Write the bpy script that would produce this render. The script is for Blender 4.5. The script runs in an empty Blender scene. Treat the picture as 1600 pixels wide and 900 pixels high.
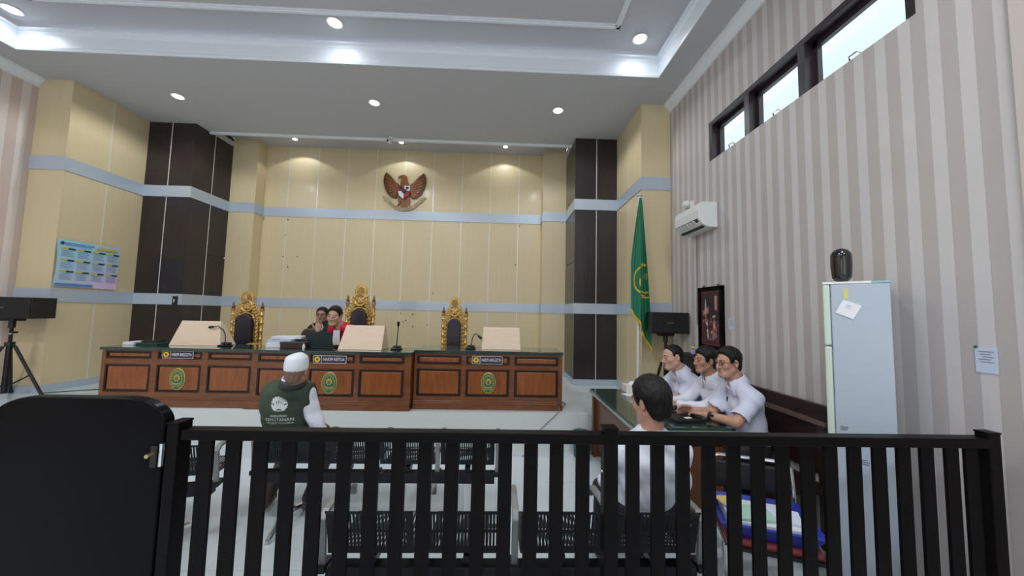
import bpy, bmesh, math, random
import numpy as np
from mathutils import Vector, Matrix
from mathutils.bvhtree import BVHTree

random.seed(7)
scene = bpy.context.scene
C = scene.collection
PI = math.pi

# ------------------------------------------------------------------ camera
cam = bpy.data.cameras.new('camera')
cam.sensor_width = 36.0
cam.lens = 12.535
cam.clip_start = 0.02
cam_ob = bpy.data.objects.new('camera', cam)
C.objects.link(cam_ob)
_r, _u, _b = (0.999176, -0.034027, 0.022136), (-0.024469, -0.069741, 0.997265), (-0.032390, -0.996985, -0.070516)
cam_ob.matrix_world = Matrix(((_r[0], _u[0], _b[0], 0.0), (_r[1], _u[1], _b[1], 0.0), (_r[2], _u[2], _b[2], 1.64), (0, 0, 0, 1)))
scene.camera = cam_ob

# ------------------------------------------------------------------ world, daylight and exposure
world = bpy.data.worlds.new('overcast_sky')
scene.world = world
world.use_nodes = True
world.node_tree.nodes['Background'].inputs[0].default_value = (0.86, 0.93, 1.0, 1)
world.node_tree.nodes['Background'].inputs[1].default_value = 1.75

scene.view_settings.view_transform = 'Standard'
scene.view_settings.look = 'None'
scene.view_settings.gamma = 1.0
scene.view_settings.use_curve_mapping = False
scene.view_settings.exposure = 0.0


def area_light(name, loc, rot, sx, sy, power, col):
    d = bpy.data.lights.new(name, 'AREA')
    d.shape = 'RECTANGLE'; d.size = sx; d.size_y = sy; d.energy = power; d.color = col
    o = bpy.data.objects.new(name, d); C.objects.link(o)
    o.location = loc; o.rotation_euler = rot
    return o


# daylight through the big windows in the rear wall, and unseen fill lamps without fixtures, added under the rear ceiling
area_light('rear_window_daylight', (-4.2, -4.4, 2.4), (-PI / 2, 0, 0), 2.6, 2.6, 42, (0.86, 0.94, 1.0))
area_light('rear_window_daylight', (0.4, -4.4, 2.4), (-PI / 2, 0, 0), 2.6, 2.6, 42, (0.86, 0.94, 1.0))
for _x in (-5.2, -2.0, 1.2):
    for _y in (-2.6, 0.2):
        area_light('unseen_ceiling_fill', (_x, _y, 5.02), (0, 0, 0), 0.6, 0.6, 58, (0.93, 0.97, 1.0))


def downlight_lamp(x, y, z, power, size=150, blend=0.35, col=(0.92, 0.96, 1.0)):
    d = bpy.data.lights.new('downlight_beam', 'SPOT')
    d.energy = power; d.spot_size = math.radians(size); d.spot_blend = blend
    d.shadow_soft_size = 0.045; d.color = col
    o = bpy.data.objects.new('downlight_beam', d); C.objects.link(o)
    o.location = (x, y, z)
    return o


# ------------------------------------------------------------------ materials
MATS = {}


def mat(name, col, rough=0.6, metal=0.0, spec=0.5, noise=0.0, nscale=8.0, bump=0.0, bscale=60.0, emit=0.0, coat=0.0, stretch=None, alpha=None):
    if name in MATS:
        return MATS[name]
    m = bpy.data.materials.new(name)
    m.use_nodes = True
    nt = m.node_tree
    p = nt.nodes['Principled BSDF']
    p.inputs['Base Color'].default_value = (*col, 1)
    p.inputs['Roughness'].default_value = rough
    p.inputs['Metallic'].default_value = metal
    p.inputs['Specular IOR Level'].default_value = spec
    if coat:
        p.inputs['Coat Weight'].default_value = coat
        p.inputs['Coat Roughness'].default_value = 0.08
    if emit:
        p.inputs['Emission Color'].default_value = (*col, 1)
        p.inputs['Emission Strength'].default_value = emit
    if noise or bump:
        tc = nt.nodes.new('ShaderNodeTexCoord')
        mp = nt.nodes.new('ShaderNodeMapping')
        nt.links.new(tc.outputs['Object'], mp.inputs[0])
        if stretch:
            mp.inputs['Scale'].default_value = stretch
    if noise:
        n = nt.nodes.new('ShaderNodeTexNoise')
        n.inputs['Scale'].default_value = nscale
        n.inputs['Detail'].default_value = 5
        nt.links.new(mp.outputs[0], n.inputs['Vector'])
        r = nt.nodes.new('ShaderNodeValToRGB')
        r.color_ramp.elements[0].position = 0.3
        r.color_ramp.elements[1].position = 0.7
        r.color_ramp.elements[0].color = (*[max(0, c * (1 - noise)) for c in col], 1)
        r.color_ramp.elements[1].color = (*[min(1, c * (1 + noise)) for c in col], 1)
        nt.links.new(n.outputs[0], r.inputs[0])
        nt.links.new(r.outputs[0], p.inputs['Base Color'])
    if bump:
        n2 = nt.nodes.new('ShaderNodeTexNoise')
        n2.inputs['Scale'].default_value = bscale
        n2.inputs['Detail'].default_value = 3
        nt.links.new(mp.outputs[0], n2.inputs['Vector'])
        b = nt.nodes.new('ShaderNodeBump')
        b.inputs['Strength'].default_value = bump
        b.inputs['Distance'].default_value = 0.01
        nt.links.new(n2.outputs[0], b.inputs['Height'])
        nt.links.new(b.outputs[0], p.inputs['Normal'])
    MATS[name] = m
    return m


def srgb(r, g, b):
    def f(c):
        c /= 255.0
        return c / 12.92 if c <= 0.04045 else ((c + 0.055) / 1.055) ** 2.4
    return (f(r), f(g), f(b))


def stripe_mat(name, dark, light, phase, period):
    """wallpaper: vertical stripes along world Y with faint mottling"""
    m = bpy.data.materials.new(name); m.use_nodes = True
    nt = m.node_tree; p = nt.nodes['Principled BSDF']; p.inputs['Roughness'].default_value = 0.55
    tc = nt.nodes.new('ShaderNodeTexCoord'); sp = nt.nodes.new('ShaderNodeSeparateXYZ')
    nt.links.new(tc.outputs['Object'], sp.inputs[0])
    a = nt.nodes.new('ShaderNodeMath'); a.operation = 'SUBTRACT'; a.inputs[0].default_value = phase
    nt.links.new(sp.outputs[1], a.inputs[1])
    d = nt.nodes.new('ShaderNodeMath'); d.operation = 'DIVIDE'; d.inputs[1].default_value = period
    nt.links.new(a.outputs[0], d.inputs[0])
    f = nt.nodes.new('ShaderNodeMath'); f.operation = 'FRACT'; nt.links.new(d.outputs[0], f.inputs[0])
    r = nt.nodes.new('ShaderNodeValToRGB'); r.color_ramp.interpolation = 'LINEAR'
    e = r.color_ramp.elements
    e[0].position = 0.0; e[0].color = (*light, 1)
    e[1].position = 0.46; e[1].color = (*light, 1)
    for pos, c in ((0.475, [x * 0.88 for x in dark]), (0.50, dark), (0.97, dark), (0.985, [x * 0.88 for x in dark])):
        x = e.new(pos); x.color = (*c, 1)
    x = e.new(1.0); x.color = (*light, 1)
    nt.links.new(f.outputs[0], r.inputs[0])
    n = nt.nodes.new('ShaderNodeTexNoise'); n.inputs['Scale'].default_value = 3.0
    nt.links.new(tc.outputs['Object'], n.inputs['Vector'])
    mx = nt.nodes.new('ShaderNodeMix'); mx.data_type = 'RGBA'; mx.blend_type = 'MULTIPLY'
    mr = nt.nodes.new('ShaderNodeMapRange'); mr.inputs['To Min'].default_value = 0.93; mr.inputs['To Max'].default_value = 1.05
    nt.links.new(n.outputs[0], mr.inputs[0])
    cb = nt.nodes.new('ShaderNodeCombineXYZ')
    for i in range(3):
        nt.links.new(mr.outputs[0], cb.inputs[i])
    mx.inputs[0].default_value = 1.0
    nt.links.new(r.outputs[0], mx.inputs[6]); nt.links.new(cb.outputs[0], mx.inputs[7])
    nt.links.new(mx.outputs[2], p.inputs['Base Color'])
    return m


def floor_mat():
    m = bpy.data.materials.new('polished_tile'); m.use_nodes = True
    nt = m.node_tree; p = nt.nodes['Principled BSDF']
    p.inputs['Roughness'].default_value = 0.16
    tc = nt.nodes.new('ShaderNodeTexCoord')
    br = nt.nodes.new('ShaderNodeTexBrick')
    br.offset = 0.0; br.inputs['Scale'].default_value = 1.0
    br.inputs['Brick Width'].default_value = 0.6; br.inputs['Row Height'].default_value = 0.6
    br.inputs['Mortar Size'].default_value = 0.0025; br.inputs['Mortar Smooth'].default_value = 0.2
    br.inputs['Color1'].default_value = (0.66, 0.73, 0.755, 1); br.inputs['Color2'].default_value = (0.645, 0.715, 0.74, 1)
    br.inputs['Mortar'].default_value = (0.52, 0.57, 0.58, 1)
    nt.links.new(tc.outputs['Object'], br.inputs['Vector'])
    nt.links.new(br.outputs[0], p.inputs['Base Color'])
    MATS['tile'] = m
    return m


def wood_mat(name, c0, c1, rough, axis_scale, coat=0.2):
    m = bpy.data.materials.new(name); m.use_nodes = True
    nt = m.node_tree; p = nt.nodes['Principled BSDF']
    p.inputs['Roughness'].default_value = rough
    p.inputs['Coat Weight'].default_value = coat; p.inputs['Coat Roughness'].default_value = 0.15
    tc = nt.nodes.new('ShaderNodeTexCoord'); mp = nt.nodes.new('ShaderNodeMapping')
    mp.inputs['Scale'].default_value = axis_scale
    nt.links.new(tc.outputs['Object'], mp.inputs[0])
    n = nt.nodes.new('ShaderNodeTexNoise'); n.inputs['Scale'].default_value = 4; n.inputs['Detail'].default_value = 8
    n.inputs['Distortion'].default_value = 0.6
    nt.links.new(mp.outputs[0], n.inputs['Vector'])
    r = nt.nodes.new('ShaderNodeValToRGB')
    r.color_ramp.elements[0].position = 0.32; r.color_ramp.elements[0].color = (*c0, 1)
    r.color_ramp.elements[1].position = 0.68; r.color_ramp.elements[1].color = (*c1, 1)
    nt.links.new(n.outputs[0], r.inputs[0]); nt.links.new(r.outputs[0], p.inputs['Base Color'])
    MATS[name] = m
    return m


def print_mat(name, stops, scale, rough=0.5):
    """flat printed picture: colour patches from noise"""
    m = bpy.data.materials.new(name); m.use_nodes = True
    nt = m.node_tree; p = nt.nodes['Principled BSDF']; p.inputs['Roughness'].default_value = rough
    tc = nt.nodes.new('ShaderNodeTexCoord')
    n = nt.nodes.new('ShaderNodeTexNoise'); n.inputs['Scale'].default_value = scale; n.inputs['Detail'].default_value = 4
    nt.links.new(tc.outputs['Object'], n.inputs['Vector'])
    r = nt.nodes.new('ShaderNodeValToRGB'); r.color_ramp.interpolation = 'CONSTANT'
    e = r.color_ramp.elements
    e[0].position = stops[0][0]; e[0].color = (*stops[0][1], 1)
    e[1].position = stops[1][0]; e[1].color = (*stops[1][1], 1)
    for pos, c in stops[2:]:
        x = e.new(pos); x.color = (*c, 1)
    nt.links.new(n.outputs[0], r.inputs[0]); nt.links.new(r.outputs[0], p.inputs['Base Color'])
    return m


M_ceil = mat('ceiling_paint', (0.555, 0.565, 0.59), 0.75)
M_trim = mat('white_moulding', (0.85, 0.89, 0.93), 0.5)
M_cove = mat('white_gloss_paint', (0.83, 0.89, 0.96), 0.4)
M_beige = wood_mat('beige_laminate', srgb(218, 201, 161), srgb(221, 204, 165), 0.38, (5, 5, 0.3), 0.1)
M_dark = wood_mat('dark_laminate', srgb(37, 30, 33), srgb(45, 36, 38), 0.3, (6, 6, 0.35), 0.2)
M_band = mat('grey_metallic_band', srgb(188, 200, 213), 0.3, 0.2)
M_strip = mat('silver_joint_strip', srgb(232, 230, 222), 0.3, 0.2)
M_backing = mat('wall_backing', srgb(120, 100, 72), 0.8)
M_tile = floor_mat()
M_riser = mat('riser_tile', (0.66, 0.69, 0.68), 0.22)
M_desk = wood_mat('teak_frame', srgb(104, 58, 28), srgb(126, 74, 38), 0.34, (1.2, 6, 6), 0.3)
M_deskp = wood_mat('teak_panel', srgb(124, 66, 24), srgb(150, 84, 32), 0.34, (5, 5, 1.0), 0.3)
M_deskdk = mat('dark_wood_bead', srgb(34, 16, 10), 0.4)
M_green = mat('dark_green_glass_top', srgb(38, 62, 56), 0.08, 0, 0.6, noise=0.25, nscale=14, coat=0.5)
M_black = mat('black_lacquer', srgb(12, 10, 11), 0.38, spec=.08, noise=0.15, nscale=6, stretch=(8, 8, 0.6))
M_gate = mat('black_lacquer_gate', srgb(10, 9, 11), 0.25, spec=.07, noise=0.1, nscale=5)
M_blackp = mat('black_plastic', srgb(20, 20, 22), 0.45)
M_glossb = mat('gloss_black', srgb(12, 11, 14), 0.08, coat=0.6)
M_metal = mat('chrome', (0.75, 0.76, 0.78), 0.16, 1.0)
M_steel = mat('black_steel', srgb(38, 38, 42), 0.35, 0.5)
M_grey = mat('grey_arm', srgb(150, 150, 150), 0.35, 0.4)
M_gold = mat('gold_leaf', srgb(214, 178, 108), 0.34, 0.65, noise=0.3, nscale=40)
M_goldd = mat('gold_dark', srgb(128, 92, 48), 0.45, 0.5, noise=0.4, nscale=30)
M_leather = mat('dark_leather', srgb(44, 42, 52), 0.32, bump=0.15, bscale=90)
M_brownl = mat('brown_leather', srgb(64, 38, 30), 0.35)
M_paper = mat('paper', srgb(228, 230, 236), 0.8)
M_paperb = mat('paper_blue', srgb(190, 200, 225), 0.8)
M_white = mat('white_plastic', srgb(226, 228, 226), 0.4)
M_board = mat('birch_board', srgb(230, 208, 182), 0.5, noise=0.04, nscale=5, stretch=(1, 6, 6))
M_winframe = mat('dark_window_frame', srgb(44, 34, 40), 0.4)


# ------------------------------------------------------------------ mesh builder
def frame_from(z, xhint=(1, 0, 0)):
    z = Vector(z).normalized()
    x = Vector(xhint)
    if abs(x.dot(z)) > 0.95:
        x = Vector((0, 1, 0)) if abs(z.y) < 0.9 else Vector((0, 0, 1))
    y = z.cross(x).normalized(); x = y.cross(z).normalized()
    return Matrix((x, y, z)).transposed()


MW = {}          # world matrices of the roots


class MB:
    def __init__(s):
        s.v = []; s.f = []

    def add(s, vs, fs):
        o = len(s.v)
        s.v += [tuple(p) for p in vs]
        s.f += [tuple(i + o for i in q) for q in fs]
        return s

    def box(s, x0, y0, z0, x1, y1, z1):
        x0, x1 = min(x0, x1), max(x0, x1); y0, y1 = min(y0, y1), max(y0, y1); z0, z1 = min(z0, z1), max(z0, z1)
        return s.add([(x0, y0, z0), (x1, y0, z0), (x1, y1, z0), (x0, y1, z0), (x0, y0, z1), (x1, y0, z1), (x1, y1, z1), (x0, y1, z1)],
                     [(0, 3, 2, 1), (4, 5, 6, 7), (0, 1, 5, 4), (1, 2, 6, 5), (2, 3, 7, 6), (3, 0, 4, 7)])

    def obox(s, c, h, R=None):
        R = R or Matrix.Identity(3)
        vs = [Vector(c) + R @ Vector((a * h[0], b * h[1], d * h[2])) for d in (-1, 1) for a, b in ((-1, -1), (1, -1), (1, 1), (-1, 1))]
        return s.add(vs, [(0, 3, 2, 1), (4, 5, 6, 7), (0, 1, 5, 4), (1, 2, 6, 5), (2, 3, 7, 6), (3, 0, 4, 7)])

    def cone(s, p0, p1, r0, r1=None, n=12):
        r1 = r0 if r1 is None else r1
        p0, p1 = Vector(p0), Vector(p1)
        R = frame_from(p1 - p0)
        vs = []
        for p, r in ((p0, r0), (p1, r1)):
            for i in range(n):
                a = 2 * PI * i / n
                vs.append(p + R @ Vector((r * math.cos(a), r * math.sin(a), 0)))
        fs = [(i, (i + 1) % n, n + (i + 1) % n, n + i) for i in range(n)]
        fs += [tuple(range(n - 1, -1, -1)), tuple(range(n, 2 * n))]
        return s.add(vs, fs)

    def tube(s, pts, r, n=8, closed=False):
        pts = [Vector(p) for p in pts]
        m = len(pts)
        rs = r if isinstance(r, (list, tuple)) else [r] * m
        vs = []; up = None
        for i, p in enumerate(pts):
            if closed:
                t = pts[(i + 1) % m] - pts[i - 1]
            else:
                t = pts[min(i + 1, m - 1)] - pts[max(i - 1, 0)]
            t.normalize()
            if up is None:
                up = Vector((0, 0, 1)) if abs(t.z) < 0.9 else Vector((1, 0, 0))
            x = t.cross(up).normalized(); y = x.cross(t).normalized(); up = y
            for k in range(n):
                a = 2 * PI * k / n
                vs.append(p + x * (rs[i] * math.cos(a)) + y * (rs[i] * math.sin(a)))
        fs = []
        for i in range(m if closed else m - 1):
            j = (i + 1) % m
            for k in range(n):
                fs.append((i * n + k, i * n + (k + 1) % n, j * n + (k + 1) % n, j * n + k))
        if not closed:
            fs += [tuple(range(n - 1, -1, -1)), tuple((m - 1) * n + k for k in range(n))]
        return s.add(vs, fs)

    def lathe(s, prof, base, n=20, R=None, sx=1.0, sy=1.0):
        R = R or Matrix.Identity(3)
        vs = []
        for r, z in prof:
            for k in range(n):
                a = 2 * PI * k / n
                vs.append(Vector(base) + R @ Vector((r * sx * math.cos(a), r * sy * math.sin(a), z)))
        m = len(prof)
        fs = [(i * n + k, i * n + (k + 1) % n, (i + 1) * n + (k + 1) % n, (i + 1) * n + k) for i in range(m - 1) for k in range(n)]
        fs += [tuple(range(n - 1, -1, -1)), tuple((m - 1) * n + k for k in range(n))]
        return s.add(vs, fs)

    def prism(s, pts, origin, ux, uy, depth):
        """2-D outline in the plane (ux, uy) extruded by depth along ux x uy"""
        o, ux, uy = Vector(origin), Vector(ux), Vector(uy)
        w = ux.cross(uy).normalized() * depth
        n = len(pts)
        vs = [o + ux * a + uy * b for a, b in pts] + [o + ux * a + uy * b + w for a, b in pts]
        fs = [(i, (i + 1) % n, n + (i + 1) % n, n + i) for i in range(n)] + [tuple(range(n - 1, -1, -1)), tuple(range(n, 2 * n))]
        return s.add(vs, fs)

    def ell(s, c, r, R=None, nu=14, nv=8):
        R = R or Matrix.Identity(3)
        c = Vector(c); r = (r, r, r) if isinstance(r, (int, float)) else r
        vs = [c + R @ Vector((0, 0, r[2]))]
        for j in range(1, nv):
            t = PI * j / nv
            for i in range(nu):
                a = 2 * PI * i / nu
                vs.append(c + R @ Vector((r[0] * math.sin(t) * math.cos(a), r[1] * math.sin(t) * math.sin(a), r[2] * math.cos(t))))
        vs.append(c + R @ Vector((0, 0, -r[2])))
        fs = [(0, 1 + i, 1 + (i + 1) % nu) for i in range(nu)]
        for j in range(nv - 2):
            for i in range(nu):
                fs.append((1 + j * nu + i, 1 + (j + 1) * nu + i, 1 + (j + 1) * nu + (i + 1) % nu, 1 + j * nu + (i + 1) % nu))
        b = 1 + (nv - 2) * nu
        fs += [(b + (i + 1) % nu, b + i, len(vs) - 1) for i in range(nu)]
        return s.add(vs, fs)

    def ring(s, c, ra, rb, t, ux, uy, n=24, m=6):
        """torus with radii ra, rb along ux, uy and tube radius t"""
        c, ux, uy = Vector(c), Vector(ux).normalized(), Vector(uy).normalized()
        return s.tube([c + ux * (ra * math.cos(2 * PI * i / n)) + uy * (rb * math.sin(2 * PI * i / n)) for i in range(n)], t, m, True)

    def grid(s, fn, nu, nv):
        vs = [fn(i / nu, j / nv) for j in range(nv + 1) for i in range(nu + 1)]
        fs = [(j * (nu + 1) + i, j * (nu + 1) + i + 1, (j + 1) * (nu + 1) + i + 1, (j + 1) * (nu + 1) + i) for j in range(nv) for i in range(nu)]
        return s.add(vs, fs)

    def build(s, name, m, parent=None, smooth=False, bevel=0.0, label=None, kind=None, seg=2):
        me = bpy.data.meshes.new(name)
        vs = s.v
        root = parent
        while root is not None and root.name not in MW:
            root = root.parent
        if root is not None:
            inv = MW[root.name].inverted()
            vs = [inv @ Vector(p) for p in vs]
        me.from_pydata([tuple(p) for p in vs], [], s.f)
        me.validate()
        bm = bmesh.new(); bm.from_mesh(me)
        bmesh.ops.recalc_face_normals(bm, faces=bm.faces)
        bm.to_mesh(me); bm.free()
        if smooth:
            for p in me.polygons:
                p.use_smooth = True
            if smooth != 'all':
                try:
                    me.set_sharp_from_angle(angle=math.radians(40))
                except Exception:
                    pass
        me.materials.append(m)
        o = bpy.data.objects.new(name, me)
        C.objects.link(o)
        o.parent = parent
        if bevel:
            b = o.modifiers.new('edge', 'BEVEL')
            b.width = bevel; b.segments = seg; b.limit_method = 'ANGLE'
        if label:
            o['label'] = label
        if kind:
            o['kind'] = kind
        return o


def thing(name, label, cat, loc=(0, 0, 0), rz=0.0, group=None):
    o = bpy.data.objects.new(name, None)
    C.objects.link(o)
    o.empty_display_size = 0.1
    o.location = loc; o.rotation_euler = (0, 0, rz)
    o['label'] = label; o['category'] = cat
    if group:
        o['group'] = group
    MW[o.name] = Matrix.Translation(loc) @ Matrix.Rotation(rz, 4, 'Z')
    return o


def tag(o, label, cat, group=None):
    o['label'] = label; o['category'] = cat
    if group:
        o['group'] = group
    return o


def struct(o):
    o['kind'] = 'structure'
    return o


def kids(o):
    return [c for c in bpy.data.objects if c.parent == o]


def dup(root, loc, rz, label):
    """a copy of a thing with copies of its parts and sub-parts"""
    r = root.copy(); C.objects.link(r)
    r.location = loc; r.rotation_euler = (0, 0, rz); r['label'] = label
    MW[r.name] = Matrix.Translation(loc) @ Matrix.Rotation(rz, 4, 'Z')
    for ch in kids(root):
        c = ch.copy(); C.objects.link(c); c.parent = r
        for g in kids(ch):
            d = g.copy(); C.objects.link(d); d.parent = c
    return r


def text_mb(body, size, origin, ux, uy, lift=0.0, align='CENTER', depth=0.0):
    cu = bpy.data.curves.new('lettering', 'FONT')
    cu.body = body; cu.size = size; cu.align_x = align; cu.align_y = 'CENTER'; cu.resolution_u = 2
    cu.extrude = depth
    o = bpy.data.objects.new('lettering', cu); C.objects.link(o)
    dg = bpy.context.evaluated_depsgraph_get()
    me = bpy.data.meshes.new_from_object(o.evaluated_get(dg))
    ux, uy = Vector(ux).normalized(), Vector(uy).normalized(); w = ux.cross(uy)
    mb = MB()
    mb.add([Vector(origin) + ux * p.co.x + uy * p.co.y + w * (p.co.z + lift) for p in me.vertices], [tuple(q.vertices) for q in me.polygons])
    bpy.data.objects.remove(o); bpy.data.curves.remove(cu); bpy.data.meshes.remove(me)
    return mb

# ------------------------------------------------------------------ the room
FL = 0.448           # height of the dais
B1, B2, B3, B4 = 1.657, 1.837, 3.475, 3.665
ZC, ZD, ZU = 4.769, 4.932, 5.10
XR, XL = 2.442, -6.52
M_wallr = stripe_mat('striped_wallpaper', srgb(182, 174, 171), srgb(203, 198, 197), 4.122, 0.1395)
M_walll = stripe_mat('striped_wallpaper_pink', srgb(208, 190, 182), srgb(226, 214, 209), 4.93, 0.20)

struct(MB().box(-6.7, -4.6, -0.1, 2.6, 4.40, 0.0).build('floor', M_tile))
struct(MB().box(-6.7, 4.40, -0.1, 2.6, 7.4, FL).build('floor_dais', M_tile))
struct(MB().box(-6.52, 4.38, 0.0, 2.44, 4.40, FL - 0.004).build('trim_1', M_riser))

# right wall with an opening for the high window
wy0, wy1, wz0, wz1 = 1.93, 4.03, 3.483, 3.95
mb = MB()
mb.box(XR, -4.6, 0, XR + 0.16, 7.4, wz0).box(XR, -4.6, wz1, XR + 0.16, 7.4, 5.3)
mb.box(XR, -4.6, wz0, XR + 0.16, wy0, wz1).box(XR, wy1, wz0, XR + 0.16, 7.4, wz1)
struct(mb.build('wall_right', M_wallr))
struct(MB().box(XL - 0.16, -4.6, 0, XL, 7.4, 5.3).build('wall_left', M_walll))
M_plain = mat('plain_wall_paint', srgb(196, 184, 178), 0.7)
struct(MB().box(2.405, -4.6, 0, XR, 1.535, 4.6).build('trim_2', M_plain))
mb = MB()
mb.box(XL - .16, -4.76, 0, XR + .16, -4.6, 0.9).box(XL - .16, -4.76, 3.8, XR + .16, -4.6, 5.3)
mb.box(XL - .16, -4.76, .9, -5.6, -4.6, 3.8).box(-2.8, -4.76, .9, -1.0, -4.6, 3.8).box(1.8, -4.76, .9, XR + .16, -4.6, 3.8)
struct(mb.build('wall_rear', M_plain))

# ceiling: low border, raised tray in the middle, shallow recess over the judges
tx0, tx1, ty0, ty1 = -6.08, 2.018, -3.6, 4.417
ry = 6.382
mb = MB()
mb.box(XL - .1, ty1, ZC, XR + .1, ry, ZC + .1)
mb.box(XL - .1, -4.6, ZC, tx0, ty1, ZC + .1).box(tx1, -4.6, ZC, XR + .1, ty1, ZC + .1).box(tx0, -4.6, ZC, tx1, ty0, ZC + .1)
mb.box(XL - .1, ry, ZC, -5.28, 7.4, ZC + .1).box(1.26, ry, ZC, XR + .1, 7.4, ZC + .1)
mb.box(-5.28, ry, ZD, 1.26, 7.4, ZD + .1)
mb.box(tx0 - .1, ty0 - .1, ZU, tx1 + .1, ty1 + .1, ZU + .1)
mb.box(-5.28, ry, ZC + .1, 1.26, ry + .03, ZD)
struct(mb.build('ceiling', M_ceil))
# glossy white cove round the tray
def cove_run(mbx, a, b, inward):
    a, b, n = Vector(a), Vector(b), Vector(inward)
    prof = [(0.0, 0.0), (0.012, 0.0), (0.016, 0.03), (0.005, 0.05), (0.004, 0.20), (0.02, 0.235), (0.05, 0.25), (0.05, 0.27), (0.0, 0.27)]
    k = len(prof)
    vs = [a - n * 0.02 + n * (p[0] + .02) + Vector((0, 0, p[1])) for p in prof] + [b + n * p[0] + Vector((0, 0, p[1])) for p in prof]
    mbx.add(vs, [(i, (i + 1) % k, k + (i + 1) % k, k + i) for i in range(k)] + [tuple(range(k)), tuple(range(2 * k - 1, k - 1, -1))])
mb = MB()
z = ZC - 0.004
cove_run(mb, (tx0, ty1, z), (tx1, ty1, z), (0, -1, 0))
cove_run(mb, (tx1, ty1, z), (tx1, ty0, z), (-1, 0, 0))
cove_run(mb, (tx0, ty0, z), (tx0, ty1, z), (1, 0, 0))
cove_run(mb, (tx1, ty0, z), (tx0, ty0, z), (0, 1, 0))
struct(mb.build('trim_3', M_cove))
# moulding rectangle on the tray
mx0, mx1, my0, my1 = -5.42, 1.324, -2.9, 3.992
mb = MB()
for a, b in (((mx0, my1), (mx1, my1)), ((mx1, my1), (mx1, my0)), ((mx0, my0), (mx0, my1)), ((mx0, my0), (mx1, my0))):
    x0, x1 = sorted((a[0], b[0])); y0, y1 = sorted((a[1], b[1]))
    mb.box(x0 - .03, y0 - .03, ZU - .022, x1 + .03, y1 + .03, ZU + .01)
    mb.box(x0 - .012, y0 - .012, ZU - .034, x1 + .012, y1 + .012, ZU)
struct(mb.build('trim_4', M_trim))
struct(MB().box(-5.28, ry - .02, ZC - .035, 1.26, ry + .03, ZC + .11).build('trim_5', M_trim))
# crown mouldings on the papered walls
def crown(mbx, a, b, inward):
    a, b, n = Vector(a), Vector(b), Vector(inward)
    prof = [(0, 0), (0.0, -0.13), (0.018, -0.13), (0.022, -0.10), (0.06, -0.045), (0.085, -0.03), (0.09, 0.0)]
    k = len(prof)
    vs = [a + n * p[0] + Vector((0, 0, p[1])) for p in prof] + [b + n * p[0] + Vector((0, 0, p[1])) for p in prof]
    mbx.add(vs, [(i, (i + 1) % k, k + (i + 1) % k, k + i) for i in range(k)] + [tuple(range(k)), tuple(range(2 * k - 1, k - 1, -1))])
mb = MB(); crown(mb, (XR, -4.6, ZC), (XR, 5.0, ZC), (-1, 0, 0)); struct(mb.build('trim_6', M_trim))
mb = MB(); crown(mb, (XL, -4.6, ZC), (XL, 5.0, ZC), (1, 0, 0)); struct(mb.build('trim_7', M_trim))

# panelled end wall: a stepped outline of laminate panels between two metal bands
plan = [(-6.52, 5.005), (-6.059, 5.005), (-6.059, 6.096), (-5.287, 6.096), (-5.287, 6.952), (-4.802, 6.952), (-4.802, 7.2),
        (0.806, 7.2), (0.806, 6.952), (1.271, 6.952), (1.271, 6.096), (2.014, 6.096), (2.014, 5.005), (2.442, 5.005)]
seg_dark = {2, 3, 9, 10}
seg_joint = {1: [5.546], 2: [-5.674], 3: [6.521], 6: [-4.328, -3.751, -3.158, -2.582, -2.0, -1.42, -.835, -.253, .332], 10: [1.65], 11: [5.55]}
mb = MB()
n = len(plan)
bk = 0.02
def seg_normal(i):
    a, b = Vector(plan[i]), Vector(plan[i + 1]); d = (b - a).normalized()
    return Vector((d.y, -d.x))
def concave(i, end):
    """is the corner of segment i at this end an inside corner of the room?"""
    j = i - 1 if end == 0 else i + 1
    if j < 0 or j >= n - 1:
        return True
    d0 = Vector(plan[i + 1]) - Vector(plan[i]); d1 = Vector(plan[j + 1]) - Vector(plan[j])
    cr = (d1.x * d0.y - d1.y * d0.x) if end == 0 else (d0.x * d1.y - d0.y * d1.x)
    return cr < 0


for i in range(n - 1):
    a, b = Vector(plan[i]), Vector(plan[i + 1]); nn = seg_normal(i)
    dd_ = (b - a).normalized()
    a = a + dd_ * (0 if concave(i, 0) else bk); b = b - dd_ * (0 if concave(i, 1) else bk)
    p = [a - nn * bk, b - nn * bk]
    q = [a - nn * 0.12, b - nn * 0.12]
    zt = ZD + .05 if 3 <= i <= 9 else ZC + .05
    vs = [(p[0].x, p[0].y, FL - .02), (p[1].x, p[1].y, FL - .02), (p[1].x, p[1].y, zt), (p[0].x, p[0].y, zt)]
    vs += [(q[0].x, q[0].y, FL - .02), (q[1].x, q[1].y, FL - .02), (q[1].x, q[1].y, zt), (q[0].x, q[0].y, zt)]
    mb.add(vs, [(0, 1, 2, 3), (7, 6, 5, 4), (0, 4, 5, 1), (3, 2, 6, 7), (0, 3, 7, 4), (1, 5, 6, 2)])
wall_back = struct(mb.build('wall_back', M_backing))
MW[wall_back.name] = Matrix.Identity(4)


def slab(a, b, z0, z1, nn, t0, t1):
    """an upright slab from a to b (plan) between offsets t0 and t1 along the normal"""
    vs = []
    for z_ in (z0, z1):
        for p, t in ((a, t0), (b, t0), (b, t1), (a, t1)):
            vs.append((p.x + nn.x * t, p.y + nn.y * t, z_))
    return vs, [(0, 3, 2, 1), (4, 5, 6, 7), (0, 1, 5, 4), (1, 2, 6, 5), (2, 3, 7, 6), (3, 0, 4, 7)]


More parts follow.
